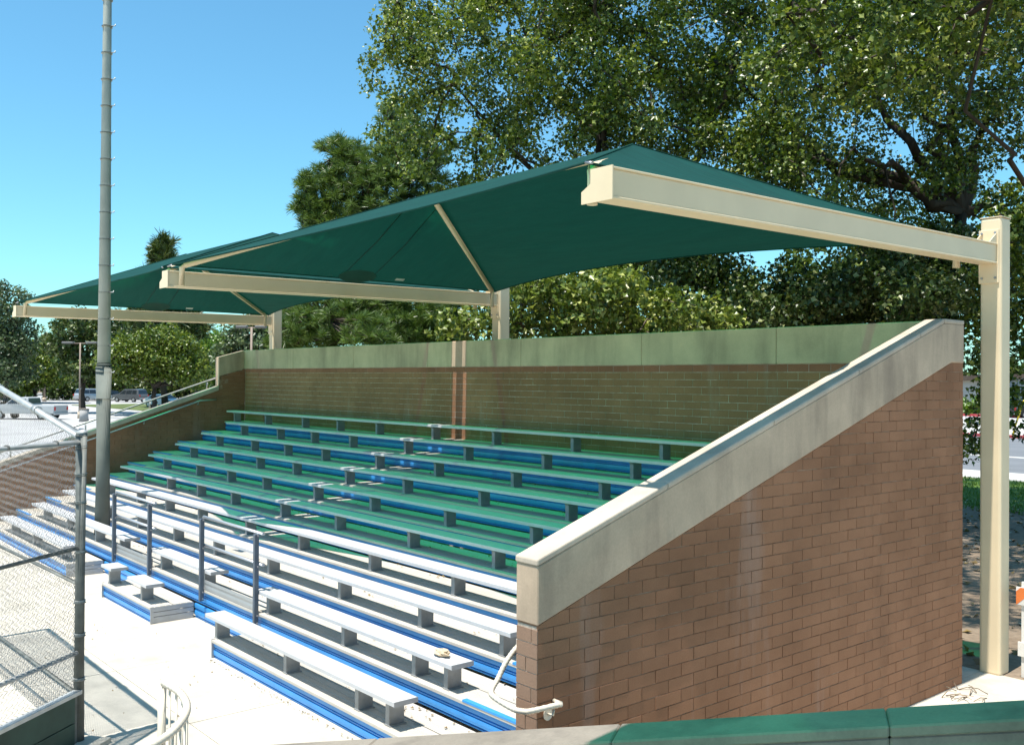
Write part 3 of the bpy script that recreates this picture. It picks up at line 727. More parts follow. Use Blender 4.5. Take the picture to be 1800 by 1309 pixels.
for i in range(1, len(cp)-1):
    acc += math.dist(cp[i], cp[i-1])
    if acc > 0.115:
        acc = 0; obj('upright_bar', MB().tube([(cp[i][0], cp[i][1], 0.10), (cp[i][0], cp[i][1], 0.94)], 0.010, 8), M['cwhite'], r)
r = thing('grab_rail', (-5.0, 4.35, 1.2), 'white bent pipe grab rail wrapped round the front end of the brick end wall', 'handrail')
g = [(-4.845, 4.56, 1.105), (-4.845, 4.30, 1.115), (-4.87, 4.24, 1.118), (-4.95, 4.215, 1.12), (-5.16, 4.225, 1.14), (-5.235, 4.26, 1.16), (-5.262, 4.34, 1.22), (-5.262, 4.42, 1.33), (-5.255, 4.52, 1.42), (-5.235, 4.68, 1.50)]
obj('rail', MB().tube(smooth_path(g, 5), 0.021, 12), M['cwhite'], r)
obj('rail_end', MB().tube([(-4.915, 4.56, 1.105), (-4.845, 4.56, 1.105)], 0.021, 10), M['cwhite'], r)
obj('wall_bracket', MB().tube([(-4.921, 4.50, 1.03), (-4.908, 4.50, 1.03)], 0.042, 16), M['cwhite'], r)
obj('bracket_arm', MB().tube([(-4.912, 4.50, 1.03), (-4.86, 4.50, 1.04), (-4.845, 4.50, 1.10)], 0.010, 8), M['cwhite'], r)

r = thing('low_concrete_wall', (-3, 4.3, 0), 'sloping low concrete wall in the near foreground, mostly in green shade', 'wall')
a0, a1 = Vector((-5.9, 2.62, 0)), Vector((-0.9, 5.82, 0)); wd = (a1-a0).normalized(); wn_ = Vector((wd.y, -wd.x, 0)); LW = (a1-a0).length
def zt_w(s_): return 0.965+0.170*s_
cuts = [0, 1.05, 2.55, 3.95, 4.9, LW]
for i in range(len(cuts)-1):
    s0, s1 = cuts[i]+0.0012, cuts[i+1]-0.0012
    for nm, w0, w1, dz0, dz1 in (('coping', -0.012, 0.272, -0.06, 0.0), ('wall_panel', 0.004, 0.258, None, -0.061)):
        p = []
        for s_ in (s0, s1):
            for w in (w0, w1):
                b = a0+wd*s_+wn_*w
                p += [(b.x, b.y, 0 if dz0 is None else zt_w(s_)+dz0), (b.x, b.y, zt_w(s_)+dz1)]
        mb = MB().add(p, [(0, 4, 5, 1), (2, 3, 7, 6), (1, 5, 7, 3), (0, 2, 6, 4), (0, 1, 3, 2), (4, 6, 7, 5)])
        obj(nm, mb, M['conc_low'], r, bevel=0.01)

r = thing('barricade', (-4.0, 11.45, 0), 'white folding barricade with an orange striped top board beside the cream post', 'barricade')
bx0, bx1, by = -4.60, -3.3, 11.50
for x in (bx0, bx1-0.05):
    obj('leg', MB().box(x, x+0.045, by, by+0.035, 0, 1.08), M['white'], r)
    obj('rear_leg', MB().prism([(by+0.04, 1.0), (by+0.08, 1.0), (by+0.50, 0.0), (by+0.46, 0.0)], 'x', x+0.002, x+0.040), M['railpost'], r)
tb = obj('top_board', MB().box(bx0-0.05, bx1+0.05, by-0.022, by-0.001, 0.82, 1.02), M['white'], r)
xx = bx0-0.05
for i in range(4):
    x0 = bx0-0.20+i*0.36
    poly = clip([(x0, 0.823), (x0+0.16, 0.823), (x0+0.36, 1.017), (x0+0.20, 1.017)], lambda p: p[0]-(bx0-0.049))
    poly = clip(poly, lambda p: (bx1+0.049)-p[0])
    if len(poly) > 2: obj('orange_stripe', MB().prism(poly, 'y', by-0.0245, by-0.0222), M['orange'], tb)
obj('lower_board', MB().box(bx0-0.03, bx1+0.03, by-0.022, by-0.001, 0.24, 0.40), M['white'], r)

# ------------------------------------------------------------------ foliage builders
def leafmesh(name, C, Nn, size, mat, fold=0.35, aspect=0.95, lobes=True):
    """one folded, lobed leaf of two quads per row of C; returns a mesh"""
    n = len(C)
    Nn = Nn/np.linalg.norm(Nn, axis=1, keepdims=True)
    t_ = RNG.normal(size=(n, 3)); t_[:, 2] -= 0.7
    t_ -= (t_*Nn).sum(1, keepdims=True)*Nn; t_ /= np.linalg.norm(t_, axis=1, keepdims=True)
    b = np.cross(Nn, t_)
    s = size[:, None]
    base = C - t_*s*0.5; tip = C + t_*s*0.55
    up = Nn*s*fold*0.5
    L1 = C - t_*s*0.05 + b*s*0.52*aspect + up; L2 = C + t_*s*0.12 + b*s*0.20*aspect + up*0.4
    R1 = C - t_*s*0.05 - b*s*0.52*aspect + up; R2 = C + t_*s*0.12 - b*s*0.20*aspect + up*0.4
    V = np.stack([base, L1, L2, tip, R2, R1], 1).reshape(-1, 3)
    idx = np.arange(n)[:, None]*6
    F = np.concatenate([idx+np.array([[0, 3, 2, 1]]), idx+np.array([[0, 5, 4, 3]])], 1).reshape(-1, 4)
    return rawmesh(name, V, F, 4, mat)
def rawmesh(name, V, F, k, mat):
    me = bpy.data.meshes.new(name)
    me.vertices.add(len(V)); me.vertices.foreach_set('co', np.ascontiguousarray(V, dtype=np.float32).ravel())
    nf = len(F); me.loops.add(nf*k); me.polygons.add(nf)
    me.loops.foreach_set('vertex_index', np.ascontiguousarray(F, dtype=np.int32).ravel())
    me.polygons.foreach_set('loop_start', np.arange(0, nf*k, k, dtype=np.int32))
    me.polygons.foreach_set('loop_total', np.full(nf, k, dtype=np.int32))
    me.update(calc_edges=True); me.materials.append(mat); return me
def link_raw(name, me, parent, kind=None):
    off = ROOTLOC[parent.name]; o = bpy.data.objects.new(name, me); COL.objects.link(o); o.parent = parent; o.location = -off
    if kind: o['kind'] = kind
    return o
def clump_points(centres, radii, per, droop=0.25):
    pts = []; nr = []
    for c, r_, k in zip(centres, radii, per):
        d = RNG.normal(size=(k, 3)); d /= np.linalg.norm(d, axis=1, keepdims=True)
        q = d*(RNG.random((k, 1))**0.5)*np.array([r_, r_, r_*0.75])
        q[:, 2] -= droop*r_*(q[:, 0]**2+q[:, 1]**2)/(r_*r_)
        pts.append(q+c); nn = d*0.45+RNG.normal(size=(k, 3))*0.75; nn[:, 2] += 0.45; nr.append(nn)
    return np.concatenate(pts), np.concatenate(nr)
def wander(p0, p1, n, amp):
    p0, p1 = Vector(p0), Vector(p1); out = [p0]; L = (p1-p0).length
    for i in range(1, n):
        t_ = i/n; out.append(p0.lerp(p1, t_)+Vector(RNG.normal(size=3))*amp*L*math.sin(math.pi*t_))
    return out+[p1]
def sample_ellipsoids(ells, n, mind, inner=0.45):
    P = []
    vol = np.array([e[3]*e[4]*e[5] for e in ells]); vol = vol/vol.sum()
    tries = 0
    while len(P) < n and tries < n*40:
        tries += 1
        e = ells[RNG.choice(len(ells), p=vol)]
        d = RNG.normal(size=3); d /= np.linalg.norm(d); rr = (inner**3+(1-inner**3)*RNG.random())**(1/3)
        p = np.array(e[:3])+d*rr*np.array(e[3:6])
        if P and np.min(np.linalg.norm(np.array(P)-p, axis=1)) < mind: continue
        P.append(p)
    return np.array(P)
def cam_pt(px, py, dep):
    d = _F + _R*((px-900)/1688.98) - _U*((py-654.5)/1688.98)
    return EYE+d*dep

def broad_tree(name, base, limbs, clumps, crad, per, leaf, mat, trunk_r, bark, label, group=None, cat='tree', droop=0.3, aspect=0.95, trunk_top=None, twigs=True):
    r_ = thing(name, base, label, cat, group)
    base = Vector(base); mbt = MB()
    top = Vector(trunk_top) if trunk_top else base+Vector((0, 0, 4))
    tp = wander(base-Vector((0, 0, 0.1)), top, 6, 0.03)
    mbt.tube(tp, [trunk_r*(1.25 if i == 0 else 1.0-0.07*i) for i in range(len(tp))], 10)
    obj('trunk', mbt, bark, r_)
    nodes = [top]; nr = [trunk_r*0.6]
    for tgt in limbs:
        lm = MB(); st = tp[random.choice((-1, -1, -2))]
        pth = wander(st, tgt, 8, 0.05); rs = [trunk_r*0.62*(1-0.82*i/8) for i in range(9)]
        lm.tube(pth, rs, 8); obj('limb', lm, bark, r_)
        nodes += pth[2:]; nr += rs[2:]
    NP = np.array([tuple(p) for p in nodes])
    if twigs:   # every clump is joined to the nearest piece of branch that is already there
        n = len(clumps); par = np.zeros(n, int)-1; best = np.full(n, 1e9); src = np.zeros(n, int); done = np.zeros(n, bool); order = []
        for i in range(n):
            d = np.linalg.norm(NP-clumps[i], axis=1); src[i] = int(np.argmin(d)); best[i] = d[src[i]]
        ncnt = np.ones(n)
        for _ in range(n):
            i = int(np.argmin(np.where(done, 1e9, best))); done[i] = True; order.append(i)
            d = np.linalg.norm(clumps-clumps[i], axis=1)*1.15; m = (~done) & (d < best); best[m] = d[m]; par[m] = i
        for i in reversed(order):
            if par[i] >= 0: ncnt[par[i]] += ncnt[i]
        tw = MB()
        for i in order:
            a_ = Vector(clumps[par[i]]) if par[i] >= 0 else nodes[src[i]]
            r0 = min(0.011*math.sqrt(ncnt[i])+0.004, 0.07)
            tw.tube(wander(a_, Vector(clumps[i]), 3, 0.06), [r0, r0*0.95, r0*0.9, max(0.006, r0*0.8)], 5, cap=False)
        obj('branches', tw, bark, r_, 'stuff')
    rads = crad*(0.7+0.6*RNG.random(len(clumps)))
    pers = (per*(rads/crad)**2).astype(int)
    P, Nn = clump_points(clumps, rads, pers, droop)
    size = leaf*(0.65+0.7*RNG.random(len(P)))
    link_raw('crown', leafmesh('crown', P, Nn, size, mat, aspect=aspect), r_, 'stuff')
    return r_
def ell(px, py, dep, rr, rd, rz):
    """ellipsoid given by the direction it is seen in, its distance, and its radii (isotropic in plan)"""
    c = cam_pt(px, py, dep); return (c.x, c.y, c.z, rr, rd, rz)

# ------------------------------------------------------------------ the big sycamores behind the stand
ellA = [ell(1480, 130, 24, 4.4, 4.4, 4.4), ell(1760, 250, 25.5, 3.8, 3.8, 4.6), ell(1330, 420, 23.5, 3.4, 3.0, 2.6), ell(1600, -120, 25, 6, 6, 3.5), ell(1200, 250, 25, 3.6, 3.6, 3.6)]
clA = sample_ellipsoids(ellA, 430, 0.58, 0.30)
limA = [cam_pt(1660, 20, 24.5), cam_pt(1600, 90, 24), cam_pt(1420, 60, 24), cam_pt(1780, 120, 24), cam_pt(1340, 250, 24), cam_pt(1780, 360, 23.5), cam_pt(1500, 260, 22.5), cam_pt(1250, 130, 24.5)]
broad_tree('sycamore_tree', (-11.55, 23.6, 0), limA, clA, 0.72, 300, 0.108, M['leaf_syc'], 0.27, M['bark_dark'], 'huge dark leaved sycamore behind the brick end wall and cream post', trunk_top=cam_pt(1692, 370, 24))
ellB = [ell(900, 60, 25, 3.6, 3.4, 3.2), ell(1080, 150, 26, 3.2, 3.2, 3.0), ell(760, 170, 26.5, 1.75, 2.0, 1.9), ell(860, 330, 25, 2.2, 2.0, 1.6), ell(1010, -90, 26, 5.0, 4.0, 2.4), ell(1120, 400, 26, 2.8, 2.4, 2.0), ell(790, 40, 25.5, 1.8, 1.8, 2.0), ell(712, 110, 26, 1.0, 1.2, 1.5), ell(735, 235, 27, 1.5, 1.3, 1.4), ell(690, 190, 26.5, 0.8, 0.9, 0.9), ell(800, 300, 26.5, 1.4, 1.2, 1.2)]
clB = sample_ellipsoids(ellB, 385, 0.52, 0.25)
limB = [cam_pt(800, 150, 26), cam_pt(1000, 60, 25), cam_pt(900, 260, 25), cam_pt(1150, 60, 26), cam_pt(900, 0, 25.5), cam_pt(1060, 300, 26)]
broad_tree('sycamore_tree', (-16.8, 20.4, 0), limB, clB, 0.56, 180, 0.108, M['leaf_sun'], 0.22, M['bark_dark'], 'leafy sycamore with thin outer sprays against the sky, behind the nearer canopy', trunk_top=cam_pt(1085, 420, 26.4))
ellC = [ell(980, 520, 20.5, 1.9, 1.5, 0.95), ell(860, 560, 21, 0.9, 0.9, 0.55), ell(1150, 560, 21, 1.8, 1.5, 0.6)]
clC = sample_ellipsoids(ellC, 95, 0.36, 0.2)
broad_tree('sycamore_tree', (-15.2, 16.4, 0), [cam_pt(1050, 510, 20.5), cam_pt(900, 530, 20.6), cam_pt(1180, 555, 21)], clC, 0.46, 130, 0.125, M['leaf_bright'], 0.10, M['bark'], 'small sunlit yellow green sycamore just over the back wall', trunk_top=cam_pt(1010, 560, 20.8))
ellD = [ell(1500, 520, 22, 2.6, 2.0, 0.9), ell(1350, 545, 23, 2.2, 2.0, 0.8), ell(1640, 480, 24, 2.2, 2, 1.4), ell(1230, 520, 24, 1.8, 1.8, 1.0)]
clD = sample_ellipsoids(ellD, 190, 0.42, 0.2)
broad_tree('sycamore_tree', (-13.2, 19.5, 0), [cam_pt(1480, 500, 22), cam_pt(1340, 540, 23), cam_pt(1620, 470, 24)], clD, 0.55, 190, 0.118, M['leaf_dark'], 0.14, M['bark_dark'], 'low dark shrubby sycamore filling the view between the nearer canopy and back wall', trunk_top=cam_pt(1430, 560, 22.6))
ellE = [ell(1812, 640, 21, 1.2, 1.2, 1.6), ell(1830, 420, 19.5, 1.5, 1.2, 1.3), ell(1712, 620, 22, 0.7, 0.9, 1.3)]
clE = np.concatenate([sample_ellipsoids([(-6.0, 12.9, 10.6, 3.4, 2.6, 1.6), (-8.6, 17.0, 10.2, 3.2, 3.0, 1.6), (-5.0, 16.5, 10.8, 3.0, 2.8, 1.6)], 190, 0.5, 0.1), sample_ellipsoids(ellE, 70, 0.36, 0.2), np.array([tuple(cam_pt(1712, 775, 21.5)), tuple(cam_pt(1702, 785, 21.5)), tuple(cam_pt(1718, 745, 21.5))])])
broad_tree('sycamore_tree', tuple(Vector((cam_pt(1905, 900, 21).x, cam_pt(1905, 900, 21).y, 0))), [cam_pt(1840, 420, 20), cam_pt(1815, 600, 21), cam_pt(1735, 600, 21.8), Vector((-5.0, 16.5, 10.9)), Vector((-5.6, 13.2, 10.8))], clE, 0.46, 120, 0.115, M['leaf_syc'], 0.12, M['bark_dark'], 'sycamore with hanging leafy twigs right of the cream post', trunk_top=cam_pt(1890, 520, 21))

# ------------------------------------------------------------------ pines
def pine(base, tufts, tr, need, label, limbs, top, mat, per=30, nl=0.32, name='pine_tree'):
    r_ = thing(name, base, label, 'tree')
    tp = wander(Vector(base), Vector(top), 6, 0.015); obj('trunk', MB().tube(tp, [tr*(1-0.13*i) for i in range(len(tp))], 9), M['bark_dark'], r_)
    nodes = list(tp)
    for l_ in limbs:
        i = min(range(len(tp)), key=lambda q: abs(tp[q].z-(l_.z-0.8))); pth = wander(tp[i], l_, 5, 0.04); nodes += pth[1:]
        obj('limb', MB().tube(pth, [tr*0.4*(1-0.15*k) for k in range(len(pth))], 6), M['bark_dark'], r_)
    NP = np.array([tuple(p) for p in nodes]); tw = MB()
    for c in tufts[::2]:
        i = int(np.argmin(np.linalg.norm(NP-c, axis=1))); tw.tube([nodes[i], Vector(c)], [0.03, 0.012], 4, cap=False)
    obj('branches', tw, M['bark_dark'], r_, 'stuff')
    n = len(tufts); C = np.repeat(tufts, per, 0)
    ax = np.repeat(RNG.normal(size=(n, 3))*0.5+np.array([0, 0, 0.9]), per, 0)
    d = RNG.normal(size=(n*per, 3))*0.75+ax; d /= np.linalg.norm(d, axis=1, keepdims=True)
    L = nl*(0.6+0.6*RNG.random((n*per, 1))); side = np.cross(d, RNG.normal(size=(n*per, 3))); side /= np.linalg.norm(side, axis=1, keepdims=True)
    w = need
    V = np.stack([C-side*w, C+side*w, C+d*L*0.7+side*w*0.8-np.array([0, 0, 1])*L*0.04, C+d*L-np.array([0, 0, 1])*L*0.12], 1).reshape(-1, 3)
    F = np.arange(n*per)[:, None]*4+np.array([[0, 1, 2, 3]])
    link_raw('crown', rawmesh('crown', V, F, 4, mat), r_, 'stuff')
    return r_
D0 = 33
def pine_clusters(specs, per):
    out = []
    for px, py, dep, r_, n in specs:
        c = np.array(tuple(cam_pt(px, py, dep))); d = RNG.normal(size=(n, 3)); d /= np.linalg.norm(d, axis=1, keepdims=True)
        out.append(c+d*(RNG.random((n, 1))**0.4)*r_*np.array([1, 1, 0.85]))
    return np.concatenate(out)
specs = [(590, 262, 33, 0.55, 40), (612, 270, 33, 0.5, 40), (580, 310, 33, 0.6, 50), (645, 300, 33, 0.9, 110), (700, 290, 33.5, 1.0, 130), (600, 345, 33, 0.75, 80), (660, 350, 33, 1.1, 140), (740, 330, 34, 1.1, 130), (620, 400, 33, 0.8, 90), (700, 400, 33.5, 1.2, 130), (545, 325, 32.5, 0.42, 40), (540, 360, 32.5, 0.5, 50), (548, 395, 32.5, 0.5, 50), (575, 385, 32.8, 0.5, 50), (720, 235, 33.5, 0.7, 50), (690, 200, 34, 0.6, 40), (760, 270, 34, 0.9, 70),
         (570, 560, 32, 1.1, 120), (520, 580, 32, 0.7, 70), (640, 540, 33, 1.3, 150), (720, 555, 33, 1.3, 150), (790, 560, 34, 1.2, 120), (650, 590, 30.5, 0.8, 90), (720, 480, 33.5, 1.3, 110), (560, 480, 33, 1.0, 90), (520, 560, 34.5, 0.9, 110), (560, 590, 34.5, 1.2, 150), (610, 560, 35, 1.2, 170), (690, 570, 35, 1.3, 170), (760, 590, 35, 1.2, 150), (500, 600, 33, 0.6, 60), (640, 460, 33.5, 1.2, 110), (780, 460, 34, 1.3, 110)]
tf = pine_clusters(specs, 0)
pb_ = cam_pt(668, 900, 34); pb_.z = 0
pine(tuple(pb_), tf, 0.26, 0.0065, 'bushy long needled pine rising behind the middle of the canopies', [cam_pt(590, 275, 33), cam_pt(545, 350, 32.6), cam_pt(740, 320, 34), cam_pt(700, 230, 33.6), cam_pt(600, 400, 33), cam_pt(570, 560, 32.2), cam_pt(760, 540, 34)], cam_pt(680, 300, 34), M['leaf_pine'], 64, 0.34)
tf2 = pine_clusters([(288, 430, 104, 1.13, 32), (284, 448, 104, 1.30, 37), (295, 455, 104, 1.13, 32), (276, 452, 104, 0.97, 25), (290, 500, 104, 2.92, 112), (300, 545, 104, 3.89, 187), (265, 560, 104, 3.56, 150), (320, 570, 104, 2.27, 112), (345, 580, 104, 1.30, 50), (240, 570, 104, 1.62, 75), (290, 600, 104, 3.56, 137)], 0)
pb2 = cam_pt(290, 800, 104); pb2.z = 0
pine(tuple(pb2), tf2, 0.4, 0.040, 'distant pine whose thin tip shows above the farther canopy', [cam_pt(330, 570, 104), cam_pt(255, 560, 104), cam_pt(300, 520, 104)], cam_pt(288, 428, 104), M['leaf_dark'], 26, 1.15)

# ------------------------------------------------------------------ trees round the car park
def far_tree(px, dep, ells, n, mind, crad, per, leaf, mat, label, name='tree', tr=0.3, group='trees round the car park'):
    b = cam_pt(px, 800, dep); b.z = 0
    E_ = [ell(*e) for e in ells]; cl = sample_ellipsoids(E_, n, mind, 0.3)
    lim = [Vector(e[:3]) for e in E_]
    zt_ = min(e[2] for e in E_)
    broad_tree(name, tuple(b), lim, cl, crad, per, leaf, mat, tr, M['bark_dark'], label, group, trunk_top=(b.x, b.y, max(1.5, zt_*0.6)), droop=0.2)
far_tree(8, 92, [(10, 545, 92, 2.2, 2.2, 2.6), (25, 590, 92, 2.2, 2.2, 2.4), (-15, 600, 92, 3, 3, 3.5), (15, 640, 92, 2.6, 2.6, 2)], 150, 0.8, 0.95, 80, 0.27, M['leaf_grey'], 'tall grey green tree at the far left above the fence', 'eucalyptus_tree')
far_tree(145, 88, [(145, 580, 88, 2.6, 2.4, 1.9), (120, 605, 88, 2.0, 2.0, 1.6), (185, 590, 88, 2.0, 2.0, 2.0), (150, 635, 88, 2.6, 2.4, 1.6)], 105, 0.9, 0.85, 60, 0.34, M['leaf_dark'], 'round crowned broadleaf tree directly left of the light pole', 'broadleaf_tree')
far_tree(270, 84, [(225, 630, 84, 2.6, 2.4, 1.9), (285, 620, 84, 3.0, 2.6, 2.2), (330, 640, 84, 2.0, 2, 1.7), (345, 650, 86, 1.2, 1.2, 1.4)], 200, 0.8, 0.9, 95, 0.25, M['leaf_mid'], 'spreading olive green tree over the parked cars', 'shade_tree')
far_tree(60, 122, [(40, 640, 120, 4.5, 3, 2.6), (85, 645, 120, 4, 3, 2.2), (10, 665, 118, 5, 3, 2.4)], 190, 1.0, 1.2, 80, 0.36, M['leaf_mid'], 'wide bushy tree behind the pickup truck', 'bushy_tree')
far_tree(385, 140, [(375, 615, 140, 2.6, 2.6, 2.4), (392, 600, 140, 1.8, 1.8, 1.8), (368, 650, 140, 3, 3, 3)], 100, 1.0, 1.3, 46, 0.5, M['leaf_light'], 'bright light green tree far behind the sloping wall', 'poplar_tree')
far_tree(440, 70, [(432, 600, 70, 1.4, 1.5, 1.4), (460, 590, 70, 1.6, 1.6, 1.9), (415, 625, 70, 1.4, 1.4, 1.2), (480, 610, 70, 1.6, 1.6, 1.8)], 110, 0.6, 0.75, 55, 0.27, M['leaf_grey'], 'soft grey green tree behind the farthest canopy post', 'pepper_tree')
far_tree(90, 170, [(95, 615, 170, 6, 4, 3.0), (60, 632, 170, 5, 4, 2.6)], 90, 1.4, 1.9, 42, 0.7, M['leaf_grey'], 'hazy pale tree low on the horizon left of the round crowned tree', 'willow_tree')
# hedge masses under the trees
def hedge(name, a, b, h, depth, n, mat, label, leaf=0.34, cat='hedge'):
    a, b = Vector(a), Vector(b); r_ = thing(name, tuple((a+b)/2), label, cat); u = (b-a); w = Vector((-u.y, u.x, 0)).normalized()
    t_ = RNG.random(n); q = RNG.normal(size=n)*depth/3; z = (RNG.random(n)**0.7)*h*(0.82+0.18*np.sin(t_*41)+0.12*np.sin(t_*97+1))
    P = np.array(a)[None]+t_[:, None]*np.array(u)[None]+q[:, None]*np.array(w)[None]; P[:, 2] = z
    Nn = RNG.normal(size=(n, 3))*0.6; Nn[:, 2] += 0.6
    link_raw('leaves', leafmesh('leaves', P, Nn, leaf*(0.7+0.6*RNG.random(n)), mat), r_, 'stuff')
    obj('stems', MB().tube([a+Vector((0, 0, h*0.35)), b+Vector((0, 0, h*0.35))], depth*0.22, 6), M['bark_dark'], r_, 'stuff')
    return r_
hedge('hedge', (-165, -12, 0), (-146, 36, 0), 4.6, 4.0, 16000, M['hedge'], 'long dark hedge closing the car park on the left', 0.5)
hedge('hedge', (-146, 37, 0), (-140, 66, 0), 4.2, 4.0, 11000, M['leaf_dark'], 'dark hedge behind the parked cars', 0.5)
hedge('hedge', (-135, 66, 0), (-120, 92, 0), 4.0, 4.0, 6000, M['leaf_dark'], 'shaded hedge at the end of the car park beside the sloping wall', 0.5)
hedge('shrub_bed', (-52, 98.5, 0), (-34, 97.8, 0), 2.0, 1.6, 5000, M['leaf_light'], 'bright green shrubs in front of the white house across the street', 0.3, 'shrubs')
# far tree line along the horizon behind everything
def treeline(name, pts, h, n, mat, leaf):
    P = []
    pts = [Vector(p) for p in pts]
    for i in range(len(pts)-1):
        t_ = RNG.random(n); q = np.array(pts[i])[None]+(np.array(pts[i+1]-pts[i]))[None]*t_[:, None]
        q[:, 2] = (RNG.random(n)**0.75)*h*(0.7+0.3*np.sin(t_*23+i)+0.15*np.sin(t_*61)); q[:, :2] += RNG.normal(size=(n, 2))*2; P.append(q)
    P = np.concatenate(P); Nn = RNG.normal(size=(len(P), 3)); Nn[:, 2] += 0.6
    o = bpy.data.objects.new(name, leafmesh(name, P, Nn, leaf*(0.7+0.6*RNG.random(len(P))), mat)); COL.objects.link(o)
    return tag(o, 'far wood closing the horizon behind the car park and street', 'trees', None, 'stuff')
treeline('far_wood', [(-215, -80, 0), (-205, 20, 0), (-190, 110, 0), (-150, 170, 0), (-90, 200, 0), (-30, 190, 0), (30, 160, 0)], 7.0, 5000, M['leaf_dark'], 1.1)

# ------------------------------------------------------------------ vehicles
def car(name, loc, heading, L, W, prof, glass, wheels, paint, label, cat='car', rear_lamps=True, group=None):
    """prof: side outline (x forward, z); glass: list of side window quads"""
    r_ = thing(name, loc, label, cat, group)
    rot = Matrix.Rotation(heading, 4, 'Z'); org = Vector(loc)
    def T(mb):
        mb.v = [tuple(org+(rot @ Vector(p))) for p in mb.v]; return mb
    zs = [p[1] for p in prof]; belt = 0.95
    n = len(prof); mb = MB()
    def half(z): return W/2 if z <= belt else W/2-(z-belt)*0.28
    vs_ = [(x, -half(z), z) for x, z in prof]+[(x, half(z), z) for x, z in prof]
    mb.add(vs_, [tuple(range(n)), tuple(range(2*n-1, n-1, -1))]+[(i, n+i, n+(i+1) % n, (i+1) % n) for i in range(n)])
    obj('body', T(mb), paint, r_, bevel=0.05, seg=2)
    for quad in glass:
        for sgn in (-1, 1):
            mb = MB(); p = [(x, sgn*(half(z)+0.012), z) for x, z in quad]; q = [(x, sgn*(half(z)-0.01), z) for x, z in quad]
            k = len(quad); f_ = [tuple(range(k)), tuple(range(2*k-1, k-1, -1))]+[(i, k+i, k+(i+1) % k, (i+1) % k) for i in range(k)]
            obj('side_window', T(mb.add(p+q, f_)), M['glass'], r_)
    # windscreen and rear screen follow the outline
    for (x0, z0), (x1, z1), nm in wheels['screens']:
        d = Vector((x1-x0, 0, z1-z0)); nn = Vector((-(z1-z0), 0, x1-x0)).normalized()*0.014
        if nn.z < 0: nn = -nn
        p = [Vector((x0, -half(z0)+0.10, z0))+nn, Vector((x0, half(z0)-0.10, z0))+nn, Vector((x1, half(z1)-0.10, z1))+nn, Vector((x1, -half(z1)+0.10, z1))+nn]
        obj(nm, T(MB().add(p+[q-nn*1.6 for q in p], [(0, 1, 2, 3), (7, 6, 5, 4), (0, 4, 5, 1), (1, 5, 6, 2), (2, 6, 7, 3), (3, 7, 4, 0)])), M['glass'], r_)
    for wx in wheels['x']:
        for sgn in (-1, 1):
            mb = MB().tube([(wx, sgn*(W/2-0.20), 0.33), (wx, sgn*(W/2+0.012), 0.33)], 0.33, 18); w_ = obj('wheel', T(mb), M['tyre'], r_)
            obj('rim', T(MB().tube([(wx, sgn*(W/2-0.02), 0.33), (wx, sgn*(W/2+0.022), 0.33)], 0.20, 12)), M['rim'], w_)
    xm = max(p[0] for p in prof); xn = min(p[0] for p in prof)
    for sgn in (-1, 1):
        obj('headlight', T(MB().box(xm-0.10, xm+0.01, sgn*W*0.36-0.16, sgn*W*0.36+0.16, 0.62, 0.78)), M['lens'], r_)
        obj('tail_light', T(MB().box(xn-0.012, xn+0.10, sgn*W*0.42-0.09, sgn*W*0.42+0.09, 0.72, 0.98)), M['tail'], r_)
    obj('bumper', T(MB().box(xn-0.06, xn+0.12, -W*0.46, W*0.46, 0.36, 0.55)), M['mill'], r_, bevel=0.03)
    return r_
SUVP = [(-2.25, 0.30), (-2.30, 0.85), (-2.12, 1.05), (-1.95, 1.66), (-1.4, 1.74), (0.35, 1.70), (1.15, 1.08), (2.15, 0.95), (2.30, 0.70), (2.28, 0.30)]
SUVG = [[(-1.85, 1.06), (-1.05, 1.06), (-1.05, 1.56), (-1.72, 1.56)], [(-0.98, 1.06), (-0.08, 1.06), (-0.08, 1.57), (-0.98, 1.57)], [(0.0, 1.06), (0.98, 1.06), (0.36, 1.56), (0.0, 1.57)]]
SUVW = {'x': (-1.35, 1.38), 'screens': [((-2.10, 1.12), (-1.96, 1.60), 'rear_screen'), ((0.40, 1.66), (1.08, 1.14), 'windscreen')]}
SEDP = [(-2.2, 0.30), (-2.28, 0.85), (-1.75, 1.00), (-1.05, 1.40), (-0.3, 1.46), (0.35, 1.40), (1.05, 0.98), (2.1, 0.82), (2.28, 0.60), (2.25, 0.30)]
SEDG = [[(-1.45, 1.02), (-0.45, 1.02), (-0.45, 1.34), (-1.0, 1.32)], [(-0.38, 1.02), (0.86, 1.0), (0.34, 1.32), (-0.38, 1.35)]]
SEDW = {'x': (-1.35, 1.35), 'screens': [((-1.70, 1.02), (-1.10, 1.36), 'rear_screen'), ((0.42, 1.36), (1.0, 1.02), 'windscreen')]}
def gp(px, dep):
    p = cam_pt(px, 700, dep); return (p.x, p.y, 0)
fh = math.atan2(_R.y, _R.x)
car('parked_suv', gp(163, 131), fh+rad(55), 4.6, 1.9, SUVP, SUVG, SUVW, M['car_silver'], 'silver suv parked just left of the light pole', 'car', group='cars in the car park')
car('parked_suv', gp(229, 128), fh+rad(160), 4.6, 1.9, SUVP, SUVG, SUVW, M['car_grey'], 'dark grey suv parked just right of the light pole', 'car', group='cars in the car park')
car('parked_car', gp(196, 134), fh+rad(60), 4.5, 1.8, SEDP, SEDG, SEDW, M['car_black'], 'dark car half hidden behind the light pole', 'car', group='cars in the car park')
car('parked_car', gp(287, 106), fh+rad(-30), 4.5, 1.8, SEDP, SEDG, SEDW, M['car_white'], 'pale shiny car seen above the far handrail', 'car', group='cars in the car park')
PKP = [(-2.75, 0.45), (-2.78, 1.10), (-0.55, 1.12), (-0.50, 1.68), (-0.3, 1.73), (0.75, 1.70), (1.35, 1.18), (2.6, 1.08), (2.78, 0.8), (2.75, 0.45)]
